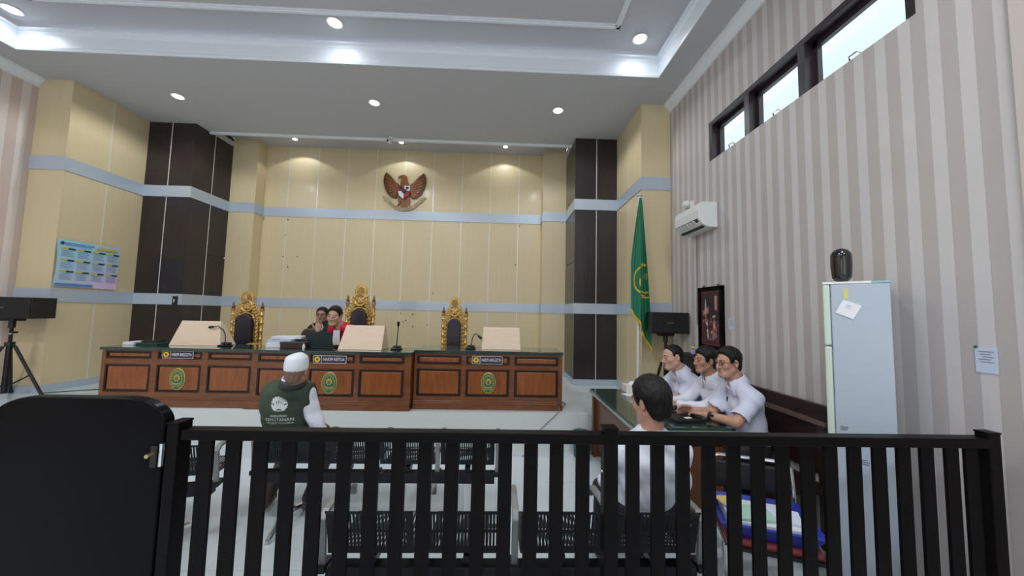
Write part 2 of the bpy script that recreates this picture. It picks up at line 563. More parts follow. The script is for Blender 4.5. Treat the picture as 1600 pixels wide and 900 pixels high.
for i in range(n - 1):
    a, b = Vector(plan[i]), Vector(plan[i + 1]); d = (b - a).normalized(); nn = seg_normal(i)
    L = (b - a).length
    axis = 0 if abs(d.x) > 0.5 else 1
    cuts = sorted(abs(c - a[axis]) for c in seg_joint.get(i, []))
    edges = [0.0] + cuts + [L]
    top = ZD if 3 <= i <= 9 else ZC
    rows = [(FL + .10, B1), (B2, B3), (B4, top)]
    dark = i in seg_dark
    if not concave(i, 0):
        edges[0] = bk
    for z0, z1 in rows:
        for k in range(len(edges) - 1):
            e0 = edges[k] + (0.004 if k > 0 else 0.0); e1 = edges[k + 1] - (0.004 if k < len(edges) - 2 else 0.0)
            spans = [(z0, z1)]
            door = (i == 3 and k == 1) or (i == 9)
            if door and z0 == B2:
                spans = [(z0, 2.565), (2.573, z1)]
            for s0, s1 in spans:
                vs, fs = slab(a + d * e0, a + d * e1, s0, s1, nn, -bk + .001, 0.0)
                MB().add(vs, fs).build('dark_panel' if dark else 'beige_panel', M_dark if dark else M_beige, wall_back)
        for c in cuts:
            vs, fs = slab(a + d * (c - .006), a + d * (c + .006), z0, z1, nn, -bk + .001, 0.003)
            MB().add(vs, fs).build('joint_strip', M_strip, wall_back)
    for z0, z1, nm, mt, tt in ((B1, B2, 'metal_band', M_band, .012), (B3, B4, 'metal_band', M_band, .012), (FL, FL + .10, 'skirting_board', M_band, .012)):
        e0 = bk if not concave(i, 0) else 0; e1 = L + tt if not concave(i, 1) else L
        vs, fs = slab(a + d * e0, a + d * e1, z0, z1, nn, -bk + .001, tt)
        MB().add(vs, fs).build(nm, mt, wall_back)

# black switch box let into the left band, and the hinged door's handle below it
mb = MB().box(-5.40, 6.06, 1.648, -5.33, 6.084, 1.80)
o = tag(mb.build('switch_box', M_blackp, None, bevel=.004), 'small black switch box let into the grey band beside the dark corner', 'switch')
MW[o.name] = Matrix.Identity(4)
MB().box(-5.372, 6.052, 1.70, -5.358, 6.061, 1.75).build('rocker', M_white, o)

# nail marks left on the beige panels
M_hole = mat('nail_hole', srgb(58, 44, 30), 0.9)
for hx, hz in ((-4.35, 2.67), (-4.07, 2.67), (-4.245, 2.455), (-1.98, 1.59), (-1.74, 1.57), (-1.87, 1.45), (-1.92, 1.42), (-1.73, 1.33), (-1.45, 1.37), (.29, 2.62), (-4.33, 3.10), (-4.79 + .02, 3.42), (-1.35, 2.0), (-4.30, 3.41), (.36, 3.42)):
    MB().cone((hx, 7.2005, hz), (hx, 7.196, hz), .011 + random.random() * .006, .009, 7).build('nail_hole', M_hole, wall_back)

# ------------------------------------------------------------------ high window in the right wall
win = struct(bpy.data.objects.new('window_1', None)); C.objects.link(win); MW[win.name] = Matrix.Identity(4)
M_glass = bpy.data.materials.new('window_glass'); M_glass.use_nodes = True
_p = M_glass.node_tree.nodes['Principled BSDF']
_p.inputs['Base Color'].default_value = (.93, 1, .98, 1); _p.inputs['Roughness'].default_value = 0.0
_p.inputs['Transmission Weight'].default_value = 1.0; _p.inputs['IOR'].default_value = 1.02
mb = MB()
xi, xo = XR - .004, XR + .15
mb.box(xi, wy0, wz1 - .05, xo, wy1, wz1).box(xi + .03, wy0, wz0, xo, wy1, wz0 + .004)
mb.box(xi + .002, wy0, wz0, xo - .002, wy0 + .05, wz1 - .001).box(xi + .002, wy1 - .06, wz0, xo - .002, wy1, wz1 - .001)
mull = [3.385, 2.73]
for c in mull:
    mb.box(xi + .002, c - .035, wz0, xo - .002, c + .035, wz1 - .001)
mb.build('window_frame', M_winframe, win)
edges = [wy1 - .06, mull[0] + .035, mull[0] - .035, mull[1] + .035, mull[1] - .035, wy0 + .05]
for k in range(3):
    y1_, y0_ = edges[2 * k], edges[2 * k + 1]
    mb = MB()
    sx0, sx1 = XR + .07, XR + .11
    mb.box(sx0, y0_, wz0 + .004, sx1, y1_, wz0 + .036).box(sx0, y0_, wz1 - .10, sx1, y1_, wz1 - .05)
    mb.box(sx0, y0_, wz0 + .02, sx1, y0_ + .04, wz1 - .05).box(sx0, y1_ - .04, wz0 + .02, sx1, y1_, wz1 - .05)
    s_ = mb.build('window_sash', M_winframe, win)
    MB().box(XR + .088, y0_ + .03, wz0 + .045, XR + .092, y1_ - .03, wz1 - .09).build('pane', M_glass, s_)
    ym = (y0_ + y1_) / 2
    MB().tube([(XR + .06, ym - .05, wz0 + .03), (XR + .03, ym - .03, wz0 + .055), (XR + .03, ym + .03, wz0 + .055), (XR + .06, ym + .05, wz0 + .03)], .006, 6).build('latch', M_metal, s_)
# the eaves of the neighbouring wing seen through it
M_eave = mat('white_soffit', (0.8, 0.84, 0.82), 0.7)
mb = MB().box(5.3, 4.2, 6.1, 9.0, 16.0, 6.2).box(5.2, 4.2, 5.95, 5.3, 16.0, 6.3).box(6.6, 4.4, 0, 6.8, 16, 6.1).box(6.4, 4.4, 5.45, 6.6, 16, 5.6)
struct(mb.build('roof_eaves', M_eave))

# ------------------------------------------------------------------ downlights
def downlight(x, y, z, label, power, size, r=.055, blend=.35):
    t = thing('downlight', label, 'ceiling light', (x, y, z), 0, 'recessed ceiling downlights')
    MB().lathe([(r, 0.0), (r * 1.35, -.002), (r * 1.4, -.008), (r * 1.3, -.012), (r, -.006)], (x, y, z), 24).build('bezel', M_white, t, True)
    m = mat('lamp_glow', (0.93, 0.97, 1.0), 0.5, emit=9)
    MB().ell((x, y, z - .010), (r * .98, r * .98, .016), None, 20, 10).build('lens', m, t, True)
    downlight_lamp(x, y, z - .032, power, size, blend)


for k, (x, y, where) in enumerate(((-5.863, 4.179, 'over the left corner of the raised ceiling tray'), (-2.081, 4.148, 'in the middle of the raised ceiling tray'), (1.666, 4.17, 'near the right corner of the raised ceiling tray'))):
    downlight(x, y, ZU, 'bright round downlight ' + where, 13, 172, .068, 1.0)
for x, y, where in ((-4.891, 5.288, 'left lamp of three'), (-1.971, 5.245, 'middle lamp of three'), (.818, 5.25, 'right lamp of three')):
    downlight(x, y, ZC, 'round downlight in the lower ceiling band, ' + where, 68, 160, .062)
for x, y, where in ((-4.065, 6.859, 'above the left throne side'), (-2.008, 6.827, 'above the eagle emblem'), (.034, 6.852, 'above the right end of the beige wall')):
    downlight(x, y, ZD, 'small warm downlight by the beige wall ' + where, 14, 128, .04, .12)

# dome camera on the recess edge
t = thing('security_camera', 'white dome security camera on the ceiling trim above the eagle', 'camera', (-2.05, 6.34, ZC))
MB().lathe([(.05, 0), (.05, -.012), (.03, -.02), (.03, -.05)], (-2.05, 6.34, ZC), 18).build('mount', M_white, t, True)
MB().ell((-2.075, 6.32, ZC - .075), (.045, .055, .042)).build('housing', M_white, t, True)
MB().ell((-2.09, 6.275, ZC - .082), (.022, .018, .022)).build('lens', M_glossb, t, True)

# ------------------------------------------------------------------ judges' desks
M_name = mat('nameplate_purple', srgb(44, 30, 58), 0.4)
M_white_ink = mat('white_ink', srgb(235, 235, 238), 0.6)
M_yellow = mat('seal_yellow', srgb(228, 196, 40), 0.45)
M_sealg = mat('seal_green', srgb(22, 104, 66), 0.45)
M_sealgold = mat('seal_gold', srgb(190, 165, 100), 0.4, 0.3)
M_sealbr = mat('seal_brown', srgb(150, 90, 50), 0.5)


def seal(parent, x, y, z, rx, rz):
    """oval court seal on the desk front: gold rim, green field, scales and star in relief"""
    Rm = Matrix(((1, 0, 0), (0, 0, 1), (0, -1, 0)))  # local z -> world -y
    Rm = Matrix(((1, 0, 0), (0, 0, -1), (0, 1, 0)))
    m = MB().lathe([(1.0, 0.0), (1.0, .008), (.96, .012)], (x, y, z), 32, Rm, rx, rz).build('medallion', M_sealgold, parent, True)
    MB().lathe([(.9, .006), (.9, .014), (.88, .015)], (x, y, z), 32, Rm, rx, rz).build('green_field', M_sealg, m, True)
    yf = y - .015
    mb = MB()
    mb.ring((x, yf, z), rx * .62, rz * .64, .0035, (1, 0, 0), (0, 0, 1), 28, 5)
    for k in range(26):
        a = 2 * PI * k / 26
        if abs(math.sin(a) + 1) > .05:
            mb.obox((x + rx * .76 * math.cos(a), yf, z + rz * .77 * math.sin(a)), (.0045, .002, .007), Matrix.Rotation(-a + PI / 2, 3, 'Y'))
    star = []
    for k in range(16):
        a = 2 * PI * k / 16; rr = .5 if k % 2 else .32
        star.append((rx * rr * math.cos(a), rz * (.12 + rr * .8 * math.sin(a))))
    mb.prism(star, (x, yf + .003, z), (1, 0, 0), (0, 0, 1), .006)
    mb.prism([(-rx * .5, -rz * .40), (0, -rz * .52), (rx * .5, -rz * .40), (rx * .46, -rz * .30), (0, -rz * .42), (-rx * .46, -rz * .30)], (x, yf + .003, z), (1, 0, 0), (0, 0, 1), .006)
    mb.build('relief', M_sealgold, m)
    MB().prism([(-rx * .17, rz * .22), (rx * .17, rz * .22), (rx * .17, -.02 * rz), (0, -rz * .14), (-rx * .17, -.02 * rz)], (x, yf - .002, z), (1, 0, 0), (0, 0, 1), .004).build('shield', M_sealbr, m)


def nameplate(parent, x0, x1, z0, z1, y, words):
    p = MB().box(x0, y - .006, z0, x1, y, z1).build('nameplate', M_white_ink, parent)
    h = z1 - z0
    xm = x0 + h * 1.0
    MB().box(x0 + .005, y - .008, z0 + .005, xm - .003, y - .005, z1 - .005).build('emblem_field', M_name, p)
    MB().box(xm + .003, y - .008, z0 + .005, x1 - .005, y - .005, z1 - .005).build('text_field', M_name, p)
    xc, zc = (x0 + xm) / 2, (z0 + z1) / 2
    MB().cone((xc, y - .005, zc), (xc, y - .011, zc), h * .36, h * .36, 20).build('yellow_disc', M_yellow, p)
    mb = MB()
    mb.prism([(-.012, .014), (.012, .014), (.012, -.004), (0, -.018), (-.012, -.004)], (xc, y - .011, zc), (1, 0, 0), (0, 0, 1), .002)
    mb.build('shield', M_goldd, p)
    mt = text_mb(words, h * .62, ((xm + x1) / 2, y - .0085, zc), (1, 0, 0), (0, 0, 1), 0, depth=.0008)
    xs = [q[0] for q in mt.v]; w = max(xs) - min(xs); lim = (x1 - xm) * .86; f = min(1.15, lim / w); c = (xm + x1) / 2
    mt.v = [((q[0] - c) * f + c, q[1], q[2]) for q in mt.v]
    mt.build('lettering', M_white_ink, p)


def judge_desk(label, x0, x1, yf, ztop, cols, zrows, seal_at, plate, words, foot=None):
    t = thing('judge_desk', label, 'desk', ((x0 + x1) / 2, yf, FL), 0, 'panelled desks of the judges')
    zt = ztop - .035
    mb = MB()
    mb.box(x0, yf, FL + .10, x1, yf + .035, zt)                     # front board
    mb.box(x0, yf + .035, FL, x0 + .03, yf + .48, zt).box(x1 - .03, yf + .035, FL, x1, yf + .48, zt)
    # raised rails and stiles round the panel openings
    (a0, a1), (b0, b1) = zrows
    fy = yf - .014
    xs = [x0] + [c for cc in cols for c in cc] + [x1]
    for k in range(0, len(xs), 2):
        mb.box(xs[k], fy, FL + .10, xs[k + 1], yf, zt)
    for (c0, c1) in cols:
        mb.box(c0, fy, FL + .10, c1, yf, b0).box(c0, fy, b1, c1, yf, a0).box(c0, fy, a1, c1, yf, zt)
    mb.build('desk_frame', M_desk, t)
    mb = MB().box(x0, yf - .035, FL, x1, yf + .02, FL + .085).box(x0, yf - .026, FL + .085, x1, yf + .01, FL + .105)
    if foot:
        mb.box(foot - .05, yf - .06, FL - .0, foot + .05, yf - .03, FL + .09)
    mb.build('plinth', M_desk, t, bevel=.004)
    for (c0, c1) in cols:
        for z0, z1, nm in ((a0, a1, 'upper_panel'), (b0, b1, 'lower_panel')):
            p = MB().box(c0 + .032, yf - .010, z0 + .028, c1 - .032, yf + .002, z1 - .028).build(nm, M_deskp, t, bevel=.006)
            g = MB()
            for s0, s1 in ((0.0, .017),):
                g.box(c0 + s0, yf - .011, z0 + s0, c0 + s1, yf, z1 - s0).box(c1 - s1, yf - .011, z0 + s0, c1 - s0, yf, z1 - s0)
                g.box(c0 + s1, yf - .011, z0 + s0, c1 - s1, yf, z0 + s1).box(c0 + s1, yf - .011, z1 - s1, c1 - s1, yf, z1 - s0)
            g.build('dark_bead', M_deskdk, p)
            MB().box(c0 + .018, yf - .003, z0 + .018, c1 - .018, yf - .0005, z1 - .018).build('panel_rebate', M_deskdk, p)
    MB().box(x0 - .004, yf - .045, zt, x1 + .004, yf + .53, ztop).build('desk_top', M_green, t, bevel=.005, label='dark green glossy glass desk top')
    seal(t, seal_at[0], yf - .010, seal_at[1], .092, .128)
    nameplate(t, *plate, yf - .020, words)
    return t


ZR = ((0.995, 1.095), (0.600, 0.930))
judge_desk('left panelled wooden judges desk with green seal, partly behind the black gate', -4.69, -2.905, 4.44, 1.140,
           ((-4.645, -4.123), (-4.052, -3.538), (-3.467, -2.955)), ((1.004, 1.094), (.617, .940)), (-3.80, .775), (-3.985, -3.632, 1.016, 1.104), 'HAKIM ANGGOTA', -2.94)
judge_desk('middle panelled wooden judges desk with nameplate HAKIM KETUA', -2.895, -1.054, 4.41, 1.140,
           ((-2.865, -2.32), (-2.262, -1.724), (-1.672, -1.135)), ((.998, 1.095), (.600, .926)), (-2.011, .763), (-2.209, -1.823, .994, 1.086), 'HAKIM KETUA')
judge_desk('right panelled wooden judges desk standing by the dark corner wall', -1.040, .800, 4.51, 1.165,
           ((-1.006, -.461), (-.403, .137), (.199, .748)), ((.988, 1.100), (.602, .934)), (-.121, .772), (-.329, .046, 1.002, 1.100), 'HAKIM ANGGOTA')

# ------------------------------------------------------------------ gilded thrones
def throne(label, cx, y, ztop, h, w):
    """carved gilt armchair seen from the front; h = total height above the dais, w = width over the posts"""
    t = thing('carved_throne', label, 'chair', (cx, y, FL), 0, 'gilded judges thrones')
    z0 = FL
    s = h / 1.45
    zs = z0 + .36 * s           # seat
    zb = ztop
    hw = w / 2
    # seat, rails, legs
    MB().box(cx - hw + .02, y - .50, zs - .03, cx + hw - .02, y + .02, zs + .05).build('seat', M_leather, t, bevel=.02)
    MB().box(cx - hw, y - .52, zs - .12, cx + hw, y + .03, zs - .03).build('seat_rail', M_gold, t, bevel=.008)
    for sx in (-1, 1):
        for yy in (-.48, -.02):
            MB().lathe([(.03, 0), (.045, .03), (.025, .07), (.03, .2 * s), (.045, .3 * s), (.035, .36 * s)], (cx + sx * (hw - .05), y + yy, z0), 12).build('leg', M_gold, t, True)
    # back pad with arched head
    pw = hw * .47; pz0, pz1 = zs + .06, zb - .37 * s
    arch = [(-pw, pz0), (pw, pz0)] + [(pw * math.cos(a), pz1 - pw * .7 + pw * .9 * math.sin(a)) for a in [PI * k / 12 for k in range(13)]]
    MB().prism(arch, (cx, y - .035, 0), (1, 0, 0), (0, 0, 1), .05).build('back_pad', M_leather, t, bevel=.012)
    # frame around the pad
    ow = hw * .74
    outer = [(-ow, pz0 - .05), (ow, pz0 - .05), (ow * 1.02, pz1 - .12), (ow * .90, pz1 + .02 * s), (ow * .68, pz1 + .12 * s), (ow * .50, zb - .16 * s), (-ow * .50, zb - .16 * s), (-ow * .68, pz1 + .12 * s), (-ow * .90, pz1 + .02 * s), (-ow * 1.02, pz1 - .12)]
    MB().prism(outer, (cx, y + .04, 0), (1, 0, 0), (0, 0, 1), .045).build('back_frame', M_goldd, t, bevel=.006)
    # carved foliage: scrolls and beads along the frame
    mb = MB(); yf = y - .012
    rnd = random.Random(int(cx * 100))
    nrow = 11
    for sx in (-1, 1):
        for k in range(nrow):
            zz = pz0 + (pz1 - .06 - pz0) * k / (nrow - 1)
            xx = cx + sx * (pw + (ow - pw) * .52)
            rr = (ow - pw) * .38
            mb.ring((xx, yf, zz), rr, rr * .9, .011, (1, 0, 0), (0, 0, 1), 12, 5)
            mb.ell((xx + sx * rr * .2, yf - .006, zz), (.014, .012, .014), None, 8, 5)
            mb.tube([(xx - sx * rr, yf, zz - .03), (xx + sx * rr * .3, yf - .01, zz - .015), (xx + sx * rr * 1.1, yf, zz + .035)], [.006, .013, .004], 6)
        # leaf sprays climbing to the crest
        for k in range(6):
            f = k / 5
            x_ = cx + sx * (ow * (.92 - .42 * f)); z_ = pz1 - .05 + (zb - .15 * s - pz1) * f
            mb.ring((x_, yf, z_), .034 * s, .034 * s, .011, (1, 0, 0), (0, 0, 1), 12, 5)
            mb.tube([(x_ - sx * .05, yf, z_ - .03), (x_, yf - .015, z_ + .005), (x_ + sx * .035, yf, z_ + .045)], [.005, .014, .003], 6)
            mb.ell((x_ - sx * .07 * (1 - f), yf - .004, z_ + .015), (.018, .014, .018), None, 8, 5)
    # bead moulding round the pad
    for k in range(17):
        a = PI * k / 16
        mb.ell((cx + pw * 1.1 * math.cos(a), yf - .01, pz1 - pw * .7 + pw * 1.05 * math.sin(a)), (.013, .012, .013), None, 7, 5)
    mb.build('carving', M_gold, t, True)
    # medallion and crest
    zc = zb - .225 * s
    mb = MB().ring((cx, y - .018, zc), .078 * s, .086 * s, .015, (1, 0, 0), (0, 0, 1), 24, 6)
    mb.ring((cx, y - .014, zc), .06 * s, .07 * s, .008, (1, 0, 0), (0, 0, 1), 20, 5)
    mb.lathe([(.05, 0), (.05, .012), (.02, .02)], (cx, y, zc), 16, Matrix(((1, 0, 0), (0, 0, -1), (0, 1, 0))))
    for k in range(5):
        a = 2 * PI * k / 5 + PI / 2
        mb.ell((cx + .034 * s * math.cos(a), y - .02, zc + .038 * s * math.sin(a)), (.017, .01, .017), None, 7, 5)
    mb.build('medallion', M_gold, t, True)
    MB().cone((cx, y + .0, zc), (cx, y - .012, zc), .078 * s, .078 * s, 24).build('medallion_ground', M_goldd, t)
    cw = ow * .52
    crest = [(-cw * 1.05, 0), (cw * 1.05, 0)] + [(cw * math.cos(a), .03 + .10 * s * math.sin(a)) for a in [PI * k / 14 for k in range(15)]]
    MB().prism(crest, (cx, y + .03, zb - .13 * s), (1, 0, 0), (0, 0, 1), .045).build('crest', M_gold, t, bevel=.006)
    mb = MB()
    for k in range(9):
        a = PI * k / 8
        mb.tube([(cx, y - .02, zb - .12 * s), (cx + cw * .62 * math.cos(a), y - .026, zb - .11 * s + .07 * s * math.sin(a))], [.006, .012], 6)
    mb.ring((cx, y - .018, zb - .115 * s), cw * .95, .112 * s, .010, (1, 0, 0), (0, 0, 1), 22, 5)
    mb.build('crest_shell', M_gold, t, True)
    # turned posts with finials
    for sx in (-1, 1):
        xp = cx + sx * (hw - .035)
        zt = zb - .17 * s
        prof = [(.02, zs - .05), (.03, zs + .02), (.024, zs + .1)]
        k = 0
        zz = zs + .1
        while zz < zt - .20:
            prof += [(.022, zz), (.033, zz + .025), (.024, zz + .05), (.027, zz + .09)]
            zz += .12
        prof += [(.02, zt - .14), (.034, zt - .12), (.034, zt - .10)]
        MB().lathe([(r, z_ - z0) for r, z_ in prof], (xp, y + .01, z0), 12).build('post', M_gold, t, True)
        MB().lathe([(.034, 0), (.02, .015), (.026, .04), (.012, .06), (.014, .075), (.004, .115)], (xp, y + .01, zt - .10), 12).build('finial', M_goldd, t, True)
        # arm with a scrolled front
        za = zs + .26 * s
        arm = MB().tube([(xp, y, za + .03), (xp, y - .2, za + .04), (xp, y - .38, za + .01), (xp, y - .47, za - .01)], [.022, .028, .032, .03], 8)
        arm.ell((xp, y - .48, za - .02), (.045, .05, .06))
        arm.ring((xp, y - .525, za - .02), .03, .04, .012, (1, 0, 0), (0, 0, 1), 14, 5)
        arm.tube([(xp, y - .46, za - .05), (xp, y - .43, za - .14), (xp, y - .46, zs - .04)], [.03, .024, .03], 8)
        arm.build('armrest', M_gold, t, True)
    return t


throne('gilded throne behind the left desk, dark padded back, nobody seated', -3.825, 5.55, 1.880, 1.43, .50)
throne('tallest gilded throne, behind the judge in red and black', -2.165, 5.62, 2.040, 1.59, .47)
throne('gilded throne behind the right desk, narrow dark padded back', -.70, 5.60, 1.872, 1.42, .42)

# ------------------------------------------------------------------ things on the judges' desks
def slant_board(label, x0, x1, y, z, xt0, xt1, zt, depth):
    t = thing('slanted_desk_board', label, 'board', ((x0 + x1) / 2, y, z), 0, 'slanted wooden boards on the desks')
    mb = MB()
    yt = y + depth * .42
    fr = [(x0, y, z), (x1, y, z), (xt1, yt, zt), (xt0, yt, zt)]
    fi = [(p[0], p[1] + .018, p[2]) for p in fr]
    mb.add(fr + fi, [(0, 1, 2, 3), (7, 6, 5, 4), (0, 4, 5, 1), (1, 5, 6, 2), (2, 6, 7, 3), (3, 7, 4, 0)])
    mb.build('front_board', M_board, t)
    for xa, xb, nm in ((x0 + .006, xt0 + .004, 'side_board'), (x1 - .006, xt1 - .004, 'side_board')):
        vs = [(xa - .006, y + .02, z), (xa - .006, y + depth, z), (xb - .006, yt + .03, zt - .004), (xb - .006, yt + .018, zt - .004)]
        vs += [(p[0] + .012, p[1], p[2]) for p in vs]
        MB().add(vs, [(0, 1, 2, 3), (7, 6, 5, 4), (0, 4, 5, 1), (1, 5, 6, 2), (2, 6, 7, 3), (3, 7, 4, 0)]).build(nm, M_board, t)
    MB().box(x0 + .03, y + .03, z, x1 - .03, y + depth, z + .012).build('base_board', M_board, t)
    return t


slant_board('slanted birch board on the left desk before its throne', -4.18, -3.545, 4.70, 1.142, -4.135, -3.645, 1.450, .27)
slant_board('slanted birch board on the middle desk beside the judge', -2.01, -1.470, 4.56, 1.142, -1.968, -1.480, 1.440, .30)
slant_board('slanted birch board on the right desk beside a gooseneck microphone', -.223, .278, 4.66, 1.167, -.212, .265, 1.448, .30)


def microphone(label, x, y, z, path):
    t = thing('gooseneck_microphone', label, 'microphone', (x, y, z), 0, 'gooseneck microphones on the desks')
    MB().box(x - .065, y - .05, z, x + .065, y + .06, z + .018).box(x - .045, y - .01, z + .018, x + .05, y + .05, z + .045).build('mic_base', M_blackp, t, bevel=.008)
    MB().cone((x - .02, y - .03, z + .016), (x - .02, y - .03, z + .026), .011, .011, 10).build('button', M_grey, t)
    pts = [Vector((x + a, y + b, z + .03 + c)) for a, b, c in path]
    MB().tube(pts, .0065, 6).build('gooseneck', M_blackp, t, True)
    d = (pts[-1] - pts[-2]).normalized()
    MB().tube([pts[-1] - d * .005, pts[-1] + d * .015, pts[-1] + d * .05, pts[-1] + d * .06], [.01, .017, .017, .008], 10).build('mic_head', M_blackp, t, True)
    return t


microphone('gooseneck microphone bent left on the left desk', -3.50, 4.72, 1.141, [(0, 0, 0), (-.01, .01, .10), (-.05, .02, .17), (-.12, .02, .22), (-.18, .02, .21)])
microphone('straight gooseneck microphone on the middle desk right of the slanted board', -1.325, 4.70, 1.141, [(0, 0, 0), (.005, .01, .12), (.01, .01, .22), (.012, .0, .27)])
microphone('gooseneck microphone bent right before the right-hand throne', -.37, 4.72, 1.166, [(0, 0, 0), (.02, 0, .10), (.035, -.01, .15), (.07, -.02, .165), (.10, -.03, .14)])

# papers, box, laptop and small things on the middle desk
def flat_thing(name, label, cat, c, half, rz, m, group=None, bevel=.002):
    t = MB().obox(c, half, Matrix.Rotation(rz, 3, 'Z')).build(name, m, None, bevel=bevel)
    tag(t, label, cat, group); MW[t.name] = Matrix.Identity(4)
    return t


zd = 1.141
specs = [(-2.80, 4.78, .030, M_paper, .16, .12, .2, 'thick white paper bundle at the bottom of the pile beside the wooden box'),
         (-2.79, 4.79, .022, M_paperb, .155, .115, -.1, 'bluish paper folder in the middle of the pile beside the wooden box'),
         (-2.75, 4.80, .016, M_paper, .17, .11, .25, 'white papers fanned out on top of the pile beside the wooden box')]
zz = zd
for x, y, h, m, a, b, rz, lab in specs:
    flat_thing('document_bundle', lab, 'documents', (x, y, zz + h), (a, b, h), rz, m, 'case files on the middle desk')
    zz += 2 * h + .0005
flat_thing('green_folder', 'dark green folder lying on the pile of papers towards the laptop', 'folder', (-2.52, 4.86, zd + .094), (.14, .10, .006), .1, mat('folder_green', srgb(36, 70, 58), .5))
t = thing('wooden_box', 'low dark wooden box with lid on the middle desk left of the laptop', 'box', (-2.58, 4.66, zd))
MB().box(-2.73, 4.58, zd, -2.43, 4.76, zd + .055).build('box_body', mat('dark_box_wood', srgb(52, 34, 28), .4), t, bevel=.004)
MB().box(-2.735, 4.575, zd + .055, -2.425, 4.765, zd + .078).build('lid', mat('dark_box_lid', srgb(40, 52, 46), .4), t, bevel=.004)
t = thing('laptop', 'open dark laptop seen from behind, in front of the judge', 'laptop', (-2.25, 4.68, zd))
MB().box(-2.385, 4.62, zd, -2.095, 4.84, zd + .018).build('keyboard_base', M_blackp, t, bevel=.004)
mb = MB()
a, b = (-2.39, 4.62, zd + .018), (-2.09, 4.62, zd + .018)
c, d = (-2.105, 4.56, zd + .215), (-2.405, 4.56, zd + .215)
q = [a, b, c, d]
mb.add(q + [(p[0], p[1] + .009, p[2]) for p in q], [(0, 1, 2, 3), (7, 6, 5, 4), (0, 4, 5, 1), (1, 5, 6, 2), (2, 6, 7, 3), (3, 7, 4, 0)])
mb.build('screen_lid', mat('laptop_lid', srgb(30, 44, 46), .35), t, bevel=.003)
t = thing('small_bottle', 'tiny white capped bottle in front of the wooden box and laptop', 'bottle', (-2.415, 4.54, zd))
MB().lathe([(.014, 0), (.016, .01), (.016, .04), (.009, .05)], (-2.415, 4.54, zd), 12).build('bottle_body', M_white, t, True)
MB().lathe([(.010, 0), (.010, .016)], (-2.415, 4.54, zd + .05), 12).build('cap', M_white, t, True)
flat_thing('mobile_phone', 'dark mobile phone lying on the desk beside the laptop', 'phone', (-2.06, 4.50, zd + .006), (.04, .075, .005), .5, M_glossb)
flat_thing('white_booklet', 'white booklet at the outer end of the left desk top', 'book', (-4.63, 4.74, zd + .018), (.06, .10, .018), .1, M_paper)
flat_thing('green_book', 'thin dark green folder beside the white booklet on the left desk', 'folder', (-4.40, 4.76, zd + .012), (.14, .11, .012), -.08, mat('book_green', srgb(28, 62, 54), .45))
flat_thing('black_notebook', 'black notebook on top of the thin green folder on the left desk', 'book', (-4.46, 4.80, zd + .034), (.09, .07, .009), .1, M_blackp)

# brown leather chair behind the box
t = thing('office_chair', 'brown leather office chair behind the middle desk left of the laptop', 'chair', (-2.68, 5.22, FL))
mb = MB()
prof = [(.15 * math.copysign(abs(math.cos(2 * PI * k / 24)) ** .6, math.cos(2 * PI * k / 24)), .195 * math.copysign(abs(math.sin(2 * PI * k / 24)) ** .6, math.sin(2 * PI * k / 24))) for k in range(24)]
mb.prism(prof, (-2.66, 5.25, 1.17), (1, 0, 0), (0, 0, 1), .09)
mb.build('backrest', M_brownl, t, bevel=.02)
MB().box(-2.84, 5.02, .86, -2.50, 5.26, .93).build('seat', M_brownl, t, bevel=.02)
MB().cone((-2.61, 5.16, FL + .05), (-2.61, 5.16, .86), .03).build('gas_column', M_blackp, t)
for k in range(5):
    a = 2 * PI * k / 5
    MB().tube([(-2.61, 5.16, FL + .09), (-2.61 + .22 * math.cos(a), 5.16 + .22 * math.sin(a) * .8, FL + .04)], .018, 6).build('leg', M_blackp, t)
    MB().ell((-2.61 + .22 * math.cos(a), 5.16 + .22 * math.sin(a) * .8, FL + .025), .025, None, 8, 5).build('caster', M_blackp, t, True)

# ------------------------------------------------------------------ eagle emblem on the end wall
t = thing('eagle_emblem', 'carved golden brown eagle emblem with shield and ribbon on the beige wall', 'emblem', (-2.0, 7.19, 4.06))
M_eagle = mat('emblem_brown', srgb(132, 84, 44), 0.4, 0.2, noise=0.25, nscale=30)
M_eagled = mat('emblem_dark', srgb(92, 54, 28), 0.45, 0.2)
M_red = mat('emblem_red', srgb(150, 28, 40), 0.5)
ex, ez, ey = -2.0, 4.06, 7.185
S = .0084   # metres per drawing unit; drawing measured with x right, y up about the emblem centre
ux, uz = (1, 0, 0), (0, 0, 1)


def drawn(pts, depth, y0):
    return MB().prism([(a * S, b * S) for a, b in pts], (ex, y0, ez), ux, uz, depth)


